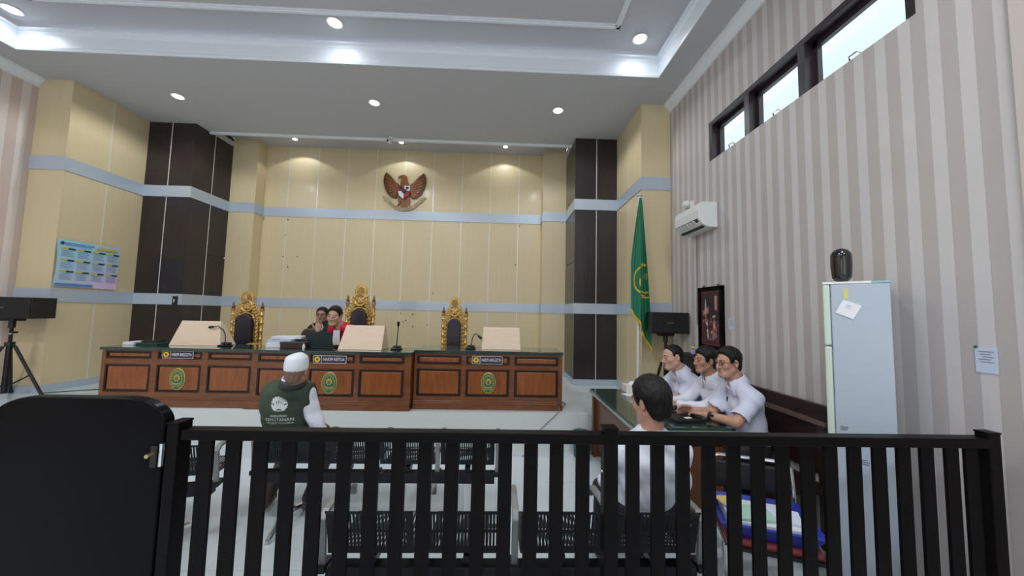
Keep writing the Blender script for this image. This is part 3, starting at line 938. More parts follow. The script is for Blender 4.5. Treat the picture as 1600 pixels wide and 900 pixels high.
for sx in (-1, 1):
    base = [(8, 8), (16, 20), (24, 23), (33, 30), (41, 39), (45, 48), (50, 38), (51, 24), (48, 8), (41, -6), (30, -16), (20, -18), (12, -10)]
    w = drawn([(sx * a, b) for a, b in base], .018, ey)
    wing = w.build('wing', M_eagled, t, bevel=.003)
    mb = MB()
    tips = [(45, 46), (48.5, 36), (49, 26), (47.5, 16), (44, 6), (39, -2), (33, -10), (26, -14.5)]
    for k, (a, b) in enumerate(tips):
        r0 = (16 + k * .2, 14 - k * 2.6)
        dx, dy = a - r0[0], b - r0[1]; L_ = math.hypot(dx, dy); nx, ny = -dy / L_ * 2.9, dx / L_ * 2.9
        pts = [(r0[0] - nx * .5, r0[1] - ny * .5), (r0[0] + dx * .7 - nx, r0[1] + dy * .7 - ny), (a, b), (r0[0] + dx * .7 + nx, r0[1] + dy * .7 + ny), (r0[0] + nx * .5, r0[1] + ny * .5)]
        mb.prism([(sx * p * S, q_ * S) for p, q_ in pts], (ex, ey - .018 - .002 * (k % 2), ez), ux, uz, .010)
    for k, (a, b) in enumerate([(30, 25), (32, 17), (31, 9), (28, 2), (23, -5)]):
        r0 = (13, 9 - k * 2); dx, dy = a - r0[0], b - r0[1]; L_ = math.hypot(dx, dy); nx, ny = -dy / L_ * 2.6, dx / L_ * 2.6
        pts = [(r0[0] - nx * .5, r0[1] - ny * .5), (r0[0] + dx * .7 - nx, r0[1] + dy * .7 - ny), (a, b), (r0[0] + dx * .7 + nx, r0[1] + dy * .7 + ny), (r0[0] + nx * .5, r0[1] + ny * .5)]
        mb.prism([(sx * p * S, q_ * S) for p, q_ in pts], (ex, ey - .030 - .002 * (k % 2), ez), ux, uz, .008)
    mb.build('feathers', M_eagle, wing, bevel=.0015)
    leg = drawn([(sx * a, b) for a, b in [(4, -16), (13, -12), (15, -22), (13, -30), (19, -37), (16, -39), (11, -33), (8, -26)]], .026, ey)
    leg.build('leg', M_eagle, t, bevel=.003)
body = drawn([(-10, 20), (-7, 30), (-8, 34), (-14, 34), (-17, 32), (-14, 37), (-8, 40), (0, 41), (5, 37), (7, 28), (10, 18), (12, 4), (10, -10), (6, -18), (-6, -18), (-10, -10), (-12, 4)], .036, ey)
body.build('body', M_eagle, t, bevel=.006)
MB().ell((ex - .072, ey - .036, ez + 36.3 * S), (.010, .006, .010), None, 8, 6).build('eye', M_blackp, t)
mb = MB()
for k in range(-2, 3):
    mb.prism([(p * S, q_ * S) for p, q_ in [(k * 2.2 - 1.4, -15), (k * 2.2 + 1.4, -15), (k * 3.4 + 2, -36 - (2 - abs(k))), (k * 3.4, -39 - (2 - abs(k))), (k * 3.4 - 2, -36 - (2 - abs(k)))]], (ex, ey - .01 - .003 * (k % 2), ez), ux, uz, .014)
mb.build('tail', M_eagle, t, bevel=.002)
sy = ey - .036
sh = drawn([(-15, 14), (15, 14), (15, -2), (12, -12), (0, -21), (-12, -12), (-15, -2)], .012, sy).build('shield', M_blackp, t)
for nm, m, pts in (('shield_field', M_red, [(-14, 13), (-.5, 13), (-.5, 1), (-14, 1)]), ('shield_field', M_white, [(.5, 13), (14, 13), (14, 1), (.5, 1)]),
                   ('shield_field', M_white, [(-14, -.5), (-.5, -.5), (-.5, -19.5), (-11.5, -11.5), (-14, -3)]), ('shield_field', M_red, [(.5, -.5), (14, -.5), (14, -3), (11.5, -11.5), (.5, -19.5)]),):
    drawn(pts, .004, sy - .012).build(nm, m, sh)
mb = MB().ell((ex + 7.5 * S, sy - .017, ez + 8 * S), (4 * S, .005, 3.4 * S), None, 10, 6); mb.box(ex + 7 * S, sy - .02, ez + 2.5 * S, ex + 8 * S, sy - .014, ez + 6 * S)
mb.build('tree_device', mat('device_green', srgb(24, 60, 34), .5), sh)
drawn([(-6, 4.5), (6, 4.5), (5, -3), (0, -7), (-5, -3)], .006, sy - .016).build('inner_shield', mat('device_navy', srgb(30, 24, 48), .5), sh)
MB().ell((ex - 7 * S, sy - .016, ez + 7 * S), (4 * S, .005, 3.6 * S), None, 10, 6).build('bull_head', M_blackp, sh)
mb = MB()
def _rib(u, v):
    a = -1.02 + 2.04 * u
    r = 52 + v * 8
    return Vector((ex + r * .88 * math.sin(a) * S * .98, ey - .030, ez + (12 - r * math.cos(a)) * S))
mb.grid(_rib, 20, 1)
nv = len(mb.v)
mb.add([(p[0], p[1] + .012, p[2]) for p in mb.v[:nv]], [tuple(reversed(f)) for f in mb.f])
for i in range(20):
    mb.f.append((i, i + 1, nv + i + 1, nv + i)); mb.f.append((21 + i, nv + 21 + i, nv + 22 + i, 22 + i))
rib = mb.build('ribbon', mat('ribbon_cream', srgb(176, 156, 120), .5), t)
for sx in (-1, 1):
    drawn([(sx * a, b) for a, b in [(38, -18), (50, -12), (53, -15), (44, -21), (48, -24), (41, -26)]], .010, ey - .012).build('ribbon_tail', mat('ribbon_cream', (0, 0, 0)), t)
txt = 'BHINNEKA TUNGGAL IKA'
mb = MB()
for k, ch in enumerate(txt):
    if ch == ' ':
        continue
    a = -.74 + 1.48 * k / (len(txt) - 1)
    r = 56
    o_ = (ex + r * .88 * math.sin(a) * S * .98, ey - .031, ez + (12 - r * math.cos(a)) * S)
    g = text_mb(ch, .042, o_, (math.cos(a), 0, math.sin(a)), (-math.sin(a), 0, math.cos(a)), depth=.001)
    mb.add(g.v, g.f)
mb.build('lettering', M_blackp, rib)

# ------------------------------------------------------------------ calendar poster on the left side wall
t = thing('calendar_poster', 'pale blue and pink calendar poster hanging on the left beige panels', 'poster', (-6.04, 5.40, 2.19))
pm = bpy.data.materials.new('poster_print'); pm.use_nodes = True
nt = pm.node_tree; pb = nt.nodes['Principled BSDF']; pb.inputs['Roughness'].default_value = .4
tc = nt.nodes.new('ShaderNodeTexCoord'); sp = nt.nodes.new('ShaderNodeSeparateXYZ'); nt.links.new(tc.outputs['Object'], sp.inputs[0])
ad = nt.nodes.new('ShaderNodeMath'); ad.operation = 'MULTIPLY_ADD'; ad.inputs[1].default_value = -.45; nt.links.new(sp.outputs[1], ad.inputs[0]); nt.links.new(sp.outputs[2], ad.inputs[2])
mr = nt.nodes.new('ShaderNodeMapRange'); mr.inputs['From Min'].default_value = -.42; mr.inputs['From Max'].default_value = .3; nt.links.new(ad.outputs[0], mr.inputs[0])
cr = nt.nodes.new('ShaderNodeValToRGB'); cr.color_ramp.elements[0].color = (*srgb(228, 196, 230), 1); cr.color_ramp.elements[1].color = (*srgb(164, 216, 234), 1)
x_ = cr.color_ramp.elements.new(.45); x_.color = (*srgb(190, 212, 234), 1)
nt.links.new(mr.outputs[0], cr.inputs[0]); nt.links.new(cr.outputs[0], pb.inputs['Base Color'])
y0, y1, z0, z1 = 4.995, 5.80, 1.868, 2.52
PX = -6.042
def _post(u, v):
    yy = y0 + (y1 - y0) * u + (0.012 * math.sin(v * PI)) * (1 - u)
    return Vector((PX + .004 + .012 * (1 - u) ** 3 * math.sin(v * 3), yy, z0 + (z1 - z0) * v))
mb = MB().grid(_post, 10, 6); nv = len(mb.v)
mb.add([(p[0] + .002, p[1], p[2]) for p in mb.v[:nv]], [tuple(reversed(f)) for f in mb.f])
sheet = mb.build('sheet', pm, t)
M_pgreen = mat('print_dark_green', srgb(24, 66, 74), .5); M_pyel = mat('print_yellow', srgb(204, 190, 92), .5); M_pblue = mat('print_blue', srgb(86, 140, 205), .5); M_pgrey = mat('print_grey', srgb(128, 158, 190), .6)
xp = PX + .0185
gy, gg, gb, gx = MB(), MB(), MB(), MB()
def pr(m_, ya, yb, za, zb):
    m_.box(xp, y0 + (y1 - y0) * ya, z0 + (z1 - z0) * za, xp + .0012, y0 + (y1 - y0) * yb, z0 + (z1 - z0) * zb)
for r, zr in enumerate((.80, .555, .315)):
    for c in range(4):
        a = .06 + c * .238
        pr(gy, a, a + .11, zr, zr + .035); pr(gg, a + .10, a + .205, zr - .005, zr + .03)
        for q in range(4):
            pr(gx, a + .01, a + (.19 if q % 2 else .16), zr - .045 - .035 * q, zr - .035 - .035 * q)
pr(gy, .60, .95, .885, .945); pr(gb, .10, .55, .925, .945); pr(gb, .10, .50, .895, .908); pr(gb, .02, .58, .02, .075)
gg.cone((xp, y0 + .055, z1 - .05), (xp + .002, y0 + .055, z1 - .05), .022, .022, 14)
for m_, mm in ((gy, M_pyel), (gg, M_pgreen), (gb, M_pblue), (gx, M_pgrey)):
    m_.build('print', mm, sheet)['kind'] = 'stuff'

# ------------------------------------------------------------------ loudspeakers on tripods
def tripod_speaker(label, cx, cy, z, sx0, sx1, sy, z0, z1, rz_legs, spread, hub):
    t = thing('loudspeaker', label, 'speaker', (cx, cy, z), 0, 'black loudspeakers on tripods')
    bx = MB()
    pts = [(sx0, sy - .14), (sx1, sy - .14), (sx1 - .05, sy + .15), (sx0 + .05, sy + .15)]
    bx.prism(pts, (0, 0, z0), (1, 0, 0), (0, 1, 0), z1 - z0)
    bx.build('speaker_box', M_blackp, t, bevel=.008)
    g = MB().box(sx0 + .012, sy - .148, z0 + .012, sx1 - .012, sy - .14, z1 - .012)
    g.build('grille', mat('speaker_grille', srgb(18, 18, 21), .6), t)
    MB().box((sx0 + sx1) / 2 - .045, sy - .1535, (z0 + z1) / 2 - .010, (sx0 + sx1) / 2 + .035, sy - .150, (z0 + z1) / 2 + .010).build('badge', mat('badge_grey', srgb(96, 96, 98), .4, .4), t)
    MB().box(cx - .09, cy - .06, z0 - .035, cx + .09, cy + .06, z0).cone((cx, cy, z0 - .12), (cx, cy, z0 - .03), .03).build('mount', M_blackp, t)
    MB().cone((cx, cy, z + .10), (cx, cy, z0 - .05), .02, .017, 10).build('pole', M_steel, t, True)
    MB().cone((cx, cy, z + .06), (cx, cy, hub), .03, .028, 10).build('outer_tube', M_steel, t, True)
    MB().cone((cx, cy, hub), (cx, cy, hub + .05), .045, .045, 10).box(cx + .02, cy - .02, hub + .16, cx + .06, cy + .02, hub + .185).build('collar', M_blackp, t)
    MB().cone((cx, cy, hub + .148), (cx, cy, hub + .16), .022, .022, 10).build('lock_ring', M_metal, t)
    for k in range(3):
        a = rz_legs + 2 * PI * k / 3
        d = Vector((math.cos(a), math.sin(a), 0))
        p0 = Vector((cx, cy, hub)) + d * .05; p1 = Vector((cx, cy, z + .02)) + d * spread
        leg = MB().tube([p0, p1], .017, 8).build('leg', M_steel, t, True)
        m = p0.lerp(p1, .58)
        MB().tube([m, Vector((cx, cy, z + .13))], .009, 6).build('brace', M_steel, leg, True)
        MB().ell(p1 - Vector((0, 0, .0)), .024, None, 8, 6).build('rubber_foot', M_blackp, leg, True)
    return t


tripod_speaker('wide black loudspeaker on a tripod in the left corner beside the striped wall', -6.13, 4.72, FL, -6.46, -5.765, 4.74, 1.44, 1.703, .25, .36, 1.09)
tripod_speaker('black loudspeaker on a tripod in the right corner behind the seated men', 2.17, 4.62, FL, 1.93, 2.425, 4.64, 1.425, 1.695, .6, .20, 1.05)

# ------------------------------------------------------------------ flag
t = thing('court_flag', 'green flag with gold emblem and yellow fringe hanging from a white pole', 'flag', (1.90, 4.86, FL))
MB().lathe([(.14, 0), (.14, .02), (.05, .05), (.03, .08)], (1.90, 4.86, FL), 24).build('base', M_white, t, True)
MB().tube([(1.895, 4.86, FL + .05), (1.925, 4.86, 3.32)], .020, 10).build('pole', M_white, t, True)
MB().lathe([(.012, 0), (.05, .012), (.052, .02), (.03, .03), (.012, .04)], (1.928, 4.86, 3.315), 16).build('pole_cap', M_white, t, True)
M_flag = mat('flag_green', srgb(16, 112, 82), .55)
zt = 3.28
def flag_pt(u, v):
    """v 0 at the top knot, 1 at the bottom; u across from the left edge to the right edge"""
    zl = zt - (zt - 1.73) * v; zr = zt - (zt - 1.20) * v
    xl = 1.905 - .115 * min(1, v * 1.7) ** .8; xr = 1.935 + .115 * v ** .75
    z_ = zl + (zr - zl) * (u ** 1.15)
    x_ = xl + (xr - xl) * u
    k = min(1, v * 2.2)
    y_ = 4.80 + .035 * k * math.sin(u * 9.5 + 1.2 * v) + .018 * k * math.sin(u * 21 + v * 3)
    return Vector((x_ + .006 * k * math.sin(u * 14 + 2), y_, z_))
mb = MB().grid(flag_pt, 40, 40); nv = len(mb.v)
fl = mb.build('flag_cloth', M_flag, t, 'all')
fv = [Vector(p) for p in mb.v]
flag_tree = BVHTree.FromPolygons(fv, [tuple(f) for f in mb.f])
mb = MB()
for k in range(60):
    u = k / 59
    p = flag_pt(u, 1.0)
    mb.tube([p + Vector((0, -.002, .012)), p + Vector((0, -.003, -.02)), p + Vector((.002 * math.sin(k * 3), 0, -.045))], [.004, .005, .003], 5)
M_fringe = mat('fringe_yellow', srgb(216, 176, 40), .6)
fr_ = mb.build('fringe', M_fringe, t)
fr_['kind'] = 'stuff'


def wrap(mbx, tree, direction, lift):
    """lay a flat print on a curved surface: move every vertex along direction until it meets the surface"""
    d = Vector(direction).normalized(); out = []; lost = set()
    for p in mbx.v:
        o = Vector(p) - d * .5
        hit = tree.ray_cast(o, d, 2.0)
        if hit[0] is None:
            lost.add(len(out))
        out.append(tuple((hit[0] if hit[0] is not None else Vector(p)) - d * lift))
    mbx.v = out
    mbx.f = [f for f in mbx.f if not any(i in lost for i in f)]
    return mbx


mb = MB()
def flat_ring(mbx, cx, cz, ra, rb, w, y, a0=0, a1=2 * PI, n=40):
    o = len(mbx.v)
    for k in range(n + 1):
        a = a0 + (a1 - a0) * k / n
        mbx.v.append((cx + ra * math.cos(a), y, cz + rb * math.sin(a))); mbx.v.append((cx + (ra - w) * math.cos(a), y, cz + (rb - w * 1.3) * math.sin(a)))
    for k in range(n):
        mbx.f.append((o + 2 * k, o + 2 * k + 1, o + 2 * k + 3, o + 2 * k + 2))
flat_ring(mb, 1.985, 2.13, .165, .225, .016, 4.7, PI * .42, PI * 1.5, 60)
flat_ring(mb, 1.985, 2.10, .105, .150, .014, 4.7, PI * .75, PI * 1.62, 46)
o = len(mb.v)
for k in range(21):
    x = 1.90 + .115 * k / 20
    mb.v += [(x, 4.7, 1.885), (x, 4.7, 1.902), (x, 4.7, 2.335 + .03 * math.sin(k / 20 * PI)), (x, 4.7, 2.30 + .03 * math.sin(k / 20 * PI))]
for k in range(20):
    a = o + 4 * k
    mb.f += [(a, a + 1, a + 5, a + 4), (a + 2, a + 3, a + 7, a + 6)]
for kx in range(8):
    for kz in range(10):
        dx, dz = (kx - 3.5) / 4, (kz - 4.5) / 5
        if abs(dx) + abs(dz) * .9 < .75 or max(abs(dx), abs(dz)) < .42:
            x, z_ = 1.99 + dx * .055, 2.185 + dz * .075
            mb.add([(x - .0035, 4.7, z_ - .004), (x + .0035, 4.7, z_ - .004), (x + .0035, 4.7, z_ + .004), (x - .0035, 4.7, z_ + .004)], [(0, 1, 2, 3)])
wrap(mb, flag_tree, (0, 1, 0), .004)
mb.build('gold_emblem', M_fringe, t, label='gold embroidered court emblem on the flag')

# ------------------------------------------------------------------ air conditioner and fittings on the right wall
t = thing('air_conditioner', 'white split air conditioner on the striped wall above the right speaker', 'air conditioner', (2.33, 4.17, 2.80))
y0, y1 = 3.89, 4.44
prof = [(2.44, 2.66), (2.44, 2.955), (2.27, 2.955), (2.225, 2.93), (2.215, 2.86), (2.225, 2.76), (2.26, 2.70), (2.33, 2.665)]
vs = [(x, y0, z) for x, z in prof] + [(x, y1, z) for x, z in prof]; k = len(prof)
MB().add(vs, [(i, (i + 1) % k, k + (i + 1) % k, k + i) for i in range(k)] + [tuple(range(k - 1, -1, -1)), tuple(range(k, 2 * k))]).build('casing', M_white, t, bevel=.008)
MB().add([(2.222, y0 + .04, 2.765), (2.222, y1 - .03, 2.765), (2.31, y1 - .03, 2.672), (2.31, y0 + .04, 2.672), (2.215, y0 + .04, 2.757), (2.215, y1 - .03, 2.757), (2.305, y1 - .03, 2.664), (2.305, y0 + .04, 2.664)],
         [(0, 1, 2, 3), (7, 6, 5, 4), (0, 4, 5, 1), (1, 5, 6, 2), (2, 6, 7, 3), (3, 7, 4, 0)]).build('outlet', mat('outlet_dark', srgb(46, 48, 52), .6), t)
for k in range(6):
    yy = y0 + .09 + k * .07
    MB().add([(2.214, yy, 2.752), (2.214, yy + .045, 2.752), (2.245, yy + .045, 2.72), (2.245, yy, 2.72), (2.206, yy, 2.745), (2.206, yy + .045, 2.745), (2.238, yy + .045, 2.713), (2.238, yy, 2.713)],
             [(0, 1, 2, 3), (7, 6, 5, 4), (0, 4, 5, 1), (1, 5, 6, 2), (2, 6, 7, 3), (3, 7, 4, 0)]).build('vane', M_white, t)
MB().tube([(2.435, 4.32, 2.67), (2.43, 4.325, 2.4), (2.435, 4.33, 2.0), (2.43, 4.33, 1.55)], .006, 6).build('drain_cable', mat('cable_grey', srgb(150, 140, 136), .6), t)
t = thing('wall_lamp', 'small white bracket device on the wall just above the air conditioner', 'lamp', (2.41, 4.42, 3.10))
MB().box(2.39, 4.36, 3.02, 2.442, 4.46, 3.12).build('wall_plate', M_white, t, bevel=.01)
MB().ell((2.36, 4.41, 3.085), (.05, .045, .045), None, 12, 8).build('head', M_white, t, True)
MB().tube([(2.41, 4.40, 3.05), (2.38, 4.40, 3.02), (2.35, 4.40, 3.03)], .009, 6).build('bracket', M_grey, t)

# framed picture
t = thing('framed_picture', 'tall dark framed painting with red border on the striped wall', 'picture', (2.43, 4.03, 1.64))
y0, y1, z0, z1 = 3.80, 4.27, 1.28, 1.996
mb = MB(); xf = 2.41
mb.box(xf, y0, z0, 2.442, y0 + .045, z1).box(xf, y1 - .045, z0, 2.442, y1, z1).box(xf, y0, z0, 2.442, y1, z0 + .045).box(xf, y0, z1 - .045, 2.442, y1, z1)
mb.build('frame', M_gate, t)
MB().box(2.425, y0 + .03, z0 + .03, 2.438, y1 - .03, z1 - .03).build('mount', mat('picture_red', srgb(120, 46, 54), .5), t)
art = print_mat('painting_print', [(0.0, srgb(44, 36, 42)), (.45, srgb(50, 40, 46)), (.56, srgb(58, 46, 50)), (.62, srgb(66, 50, 54))], 9)
pic = MB().box(2.418, y0 + .07, z0 + .07, 2.427, y1 - .07, z1 - .07).build('painting', art, t)
MB().box(2.4168, y0 + .075, z0 + .075, 2.4182, y1 - .075, z0 + .33).build('painted_ground', print_mat('painting_ground', [(0.0, srgb(58, 36, 50)), (.45, srgb(84, 44, 58)), (.55, srgb(112, 60, 60)), (.62, srgb(70, 58, 84))], 24), pic)
rp = random.Random(4)
cols_ = [srgb(176, 128, 120), srgb(150, 80, 84), srgb(110, 92, 140), srgb(196, 120, 70), srgb(150, 132, 104), srgb(96, 76, 62), srgb(190, 178, 166), srgb(120, 50, 66)]
for q, c_ in enumerate(cols_):
    mb = MB()
    for k in range(7):
        fig = (q + k) % 2
        yc = (y1 - .155 if fig else y0 + .175) + rp.uniform(-.05, .05); zc = z0 + .12 + rp.random() ** 1.2 * (.36 if fig else .30)
        a, b = rp.uniform(.008, .020), rp.uniform(.012, .040)
        an = rp.uniform(-.6, .6)
        pts = []
        for w_ in range(9):
            e_ = 2 * PI * w_ / 9
            p_, r_ = a * math.cos(e_), b * math.sin(e_)
            pts.append((p_ * math.cos(an) - r_ * math.sin(an), p_ * math.sin(an) + r_ * math.cos(an)))
        mb.prism(pts, (2.4165 - .0001 * q, yc, zc), (0, 1, 0), (0, 0, 1), -.0008 - .0002 * (k % 4))
    mb.build('painted_figure', mat('painting_colour_%s' % 'abcdefgh'[q], c_, .5), pic)['kind'] = 'stuff'
MB().tube([(2.416, y1 - .15, z0 + .40), (2.416, y1 - .155, z0 + .50), (2.416, y1 - .15, z0 + .58)], [.014, .008, .002], 6).build('painted_spire', mat('painting_pale', srgb(176, 164, 160), .5), pic)
MB().box(2.414, y0 + .10, z1 - .27, 2.42, y0 + .14, z1 - .11).build('title_strip', mat('title_red', srgb(190, 130, 126), .5), t)
for yy in (4.17, 3.89):
    MB().tube([(2.44, yy, z1 + .015), (2.425, yy, z1 + .02), (2.42, yy, z1 - .01)], .006, 6).build('hook', M_blackp, t)

M_ink = mat('grey_ink', srgb(126, 130, 150), .7)
def wall_paper(name, label, y0, y1, z0, z1, tack=None):
    t = thing(name, label, 'paper', (2.44, (y0 + y1) / 2, (z0 + z1) / 2))
    sh_ = MB().box(2.4375, y0, z0, 2.4405, y1, z1).build('sheet', mat('notice_paper', srgb(196, 206, 222), .6), t)
    mb = MB()
    for k in range(5):
        zz = z1 - .03 - k * .013
        mb.box(2.4366, y0 + .012 + .01 * (k % 2), zz, 2.4376, y1 - .012 - .008 * (k % 3), zz + .004)
    mb.build('print', M_ink, sh_)['kind'] = 'stuff'
    if tack:
        MB().cone((2.438, y1 - .006, z1 - .006), (2.430, y1 - .006, z1 - .006), .008, .006, 8).build('sticker', mat('tack_green', srgb(48, 96, 80), .5), t)
    return t


wall_paper('wall_notice', 'small pale blue notice on the striped wall beside the framed painting', 3.648, 3.732, 1.515, 1.64)
wall_paper('wall_notice', 'pale blue paper sheet with green dot on the wall right of the white refrigerator', 1.682, 1.764, 1.394, 1.528, True)

# ------------------------------------------------------------------ refrigerator
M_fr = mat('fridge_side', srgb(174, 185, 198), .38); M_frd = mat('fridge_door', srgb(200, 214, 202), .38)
fz = 1.850
FA = math.atan2(-.744, .668)
FO = Vector((1.912, 2.052, 0))
FM = Matrix.Translation(FO) @ Matrix.Rotation(FA, 4, 'Z')
FW, FD = .278, .42          # side width seen from here, body depth behind it


def floc(mb):
    mb.v = [tuple(FM @ Vector(p)) for p in mb.v]
    return mb


t = thing('refrigerator', 'tall white refrigerator turned sideways, standing before the striped wall', 'refrigerator', tuple(FO), FA)
floc(MB().box(.036, 0, .05, FW, FD, fz)).build('cabinet', M_fr, t, bevel=.006)
floc(MB().box(.0, -.002, fz, FW * .75, FD, fz + .014)).build('top_trim', M_white, t, bevel=.004)
floc(MB().box(FW * .75, -.002, fz, FW + .002, FD, fz + .012)).build('top_trim', mat('trim_teal', srgb(140, 188, 200), .45), t, bevel=.003, label='pale teal strip on the top edge')
floc(MB().box(0, .001, 1.494, .033, FD, fz)).build('freezer_door', M_frd, t, bevel=.009)
floc(MB().box(0, .001, .09, .033, FD, 1.488)).build('main_door', M_frd, t, bevel=.009)
floc(MB().box(.028, .01, .08, .04, FD - .01, fz - .005)).build('door_gasket', mat('gasket_grey', srgb(110, 120, 118), .7), t)
for y_ in (.05, FD - .05):
    for x_ in (.06, FW - .04):
        floc(MB().cone((x_, y_, 0), (x_, y_, .055), .02)).build('foot', M_blackp, t)
mb = MB()
for x, z_, w in ((.055, 1.040, .035), (.058, 1.031, .028), (.055, 1.022, .024), (.068, .95, .02), (.12, .880, .04), (.117, .868, .05), (.13, .857, .036)):
    mb.box(x, -.0015, z_, x + w, .001, z_ + .004)
o_ = floc(mb).build('printed_mark', mat('print_dark', srgb(96, 100, 110), .6), t); o_['kind'] = 'stuff'
n = floc(MB().obox((.110, -.003, 1.705), (.042, .0015, .042), Matrix.Rotation(math.radians(26), 3, 'Y'))).build('paper_note', M_paper, None)
tag(n, 'tilted white paper note stuck on the side of the refrigerator', 'note'); MW[n.name] = Matrix.Identity(4)
mb = MB()
for k in range(2):
    mb.obox((.113 - .003 * k, -.0052, 1.724 - k * .012), (.011, .0006, .0010), Matrix.Rotation(math.radians(26), 3, 'Y'))
o_ = floc(mb).build('print', M_ink, n); o_['kind'] = 'stuff'
n = floc(MB().box(.092, -.002, 1.765, .112, -.0003, 1.825)).build('yellow_sticker', mat('sticker_yellow', srgb(206, 206, 120), .5), None)
tag(n, 'faded yellow sticker near the top of the refrigerator side', 'sticker')
cx_, cy_, _z = FM @ Vector((.085, .06, 0))
t = thing('capsule_speaker', 'glossy black capsule-shaped device standing on top of the refrigerator', 'speaker', (cx_, cy_, fz + .014))
prof = [(.001, 0)] + [(.046 * math.sin(a) ** .7, .045 - .045 * math.cos(a)) for a in [PI / 2 * k / 6 for k in range(1, 7)]] + [(.050, .10), (.049, .155)] + [(.049 * math.cos(a), .155 + .048 * math.sin(a)) for a in [PI / 2 * k / 6 for k in range(1, 6)]] + [(.001, .204)]
MB().lathe(prof, (cx_, cy_, fz + .014), 28).build('body', M_glossb, t, True)
for dx in (-.016, .010):
    MB().ell((cx_ + dx - .006, cy_ - .030, fz + .192), (.006, .005, .005), None, 8, 6).build('indicator', M_metal, t, True)

# ------------------------------------------------------------------ long dark bench along the right wall
M_bench = mat('dark_bench_wood', srgb(46, 28, 26), .35, noise=.2, nscale=5, stretch=(8, 1, 8), coat=.2)
t = thing('long_bench', 'long dark wooden bench against the striped wall beside the refrigerator', 'bench', (2.2, 3.5, 0))
by0, by1 = 2.545, 4.32
MB().box(2.385, by0, .90, 2.425, by1, 1.012).build('top_rail', M_bench, t, bevel=.006)
MB().box(2.395, by0, .50, 2.418, by1, .90).build('back_board', M_bench, t)
MB().add([(2.352, by0, .868), (2.352, by1, .868), (2.352, by1, .905), (2.352, by0, .905), (2.395, by0, .868), (2.395, by1, .868), (2.395, by1, .905), (2.395, by0, .905)],
         [(0, 3, 2, 1), (4, 5, 6, 7), (0, 1, 5, 4), (1, 2, 6, 5), (2, 3, 7, 6), (3, 0, 4, 7)]).build('middle_rail', mat('bench_edge', srgb(104, 84, 78), .25, coat=.4), t, bevel=.004)
MB().box(2.00, by0, .40, 2.40, by1, .44).build('seat', M_bench, t, bevel=.006)
MB().box(2.03, by0 + .05, .28, 2.06, by1 - .05, .40).build('apron', M_bench, t)
for y_ in (by0 + .04, (by0 + by1) / 2, by1 - .04):
    MB().box(2.02, y_ - .03, 0, 2.08, y_ + .03, .40).build('leg', M_bench, t)
    MB().box(2.355, y_ - .03, 0, 2.42, y_ + .03, .95).build('leg', M_bench, t)

# ------------------------------------------------------------------ table of the three men
M_tabw = wood_mat('table_wood', srgb(80, 46, 26), srgb(110, 66, 38), 0.4, (6, 6, .8), .2)
t = thing('counsel_table', 'long wooden table with dark green glass top in front of the three men', 'table', (1.5, 3.6, 0))
ty0, ty1, tx0_, tx1_ = 2.86, 4.32, 1.10, 1.91
MB().box(tx0_, ty0, .725, tx1_, ty1, .760).build('table_top', M_green, t, bevel=.005)
MB().box(tx0_ - .006, ty0 - .006, .716, tx1_ + .006, ty1 + .006, .738).build('glass_edge', mat('pale_glass_edge', srgb(150, 172, 164), .2), t)
MB().box(tx0_ + .05, ty0 + .05, .60, tx1_ - .05, ty1 - .05, .716).build('apron', M_tabw, t)
MB().box(tx0_ + .06, ty0 + .06, .10, tx0_ + .09, ty1 - .06, .62).build('modesty_panel', M_tabw, t)
MB().box(tx0_ + .06, ty0 + .05, 0, tx1_ - .08, ty0 + .09, .62).build('end_panel', M_tabw, t)
MB().box(tx0_ + .06, ty1 - .09, 0, tx1_ - .08, ty1 - .05, .62).build('end_panel', M_tabw, t)
MB().box(tx0_ + .02, ty0 + .03, 0, tx0_ + .065, ty0 + .10, .716).build('leg', M_tabw, t)
MB().box(tx0_ + .02, ty1 - .10, 0, tx0_ + .065, ty1 - .03, .716).build('leg', M_tabw, t)
zt_ = .761
flat_thing('black_folder', 'black folder lying on the near end of the table before the man with glasses', 'folder', (1.60, 3.08, zt_ + .012), (.13, .10, .012), .1, M_blackp)
flat_thing('black_notebook', 'black notebook on the table under the hands of the man with glasses', 'book', (1.55, 3.33, zt_ + .010), (.10, .08, .010), -.15, mat('notebook_dark', srgb(34, 36, 40), .5))
flat_thing('yellow_note_pad', 'cream note pad beside the black notebook on the table', 'note pad', (1.56, 3.52, zt_ + .008), (.08, .07, .008), .2, mat('cream_paper', srgb(222, 208, 160), .7))
flat_thing('red_booklet', 'red booklet next to the cream note pad on the table', 'book', (1.64, 3.66, zt_ + .008), (.08, .05, .008), .3, mat('booklet_red', srgb(186, 60, 76), .5))
flat_thing('white_card', 'small white card lying on the near black folder', 'card', (1.62, 3.05, zt_ + .0255), (.03, .02, .001), .3, M_paper)
t = thing('tissue_box', 'white tissue box with pale print at the far end of the table', 'box', (1.56, 4.16, zt_))
MB().box(1.46, 4.08, zt_, 1.66, 4.24, zt_ + .085).build('carton', mat('tissue_carton', srgb(224, 220, 210), .5), t, bevel=.004)
MB().ell((1.56, 4.16, zt_ + .09), (.05, .03, .035), None, 10, 6).build('tissue', M_paper, t, True)
flat_thing('paper_sheet', 'white sheet of paper beside the tissue box on the table', 'paper', (1.50, 4.00, zt_ + .003), (.10, .07, .003), .25, M_paper)

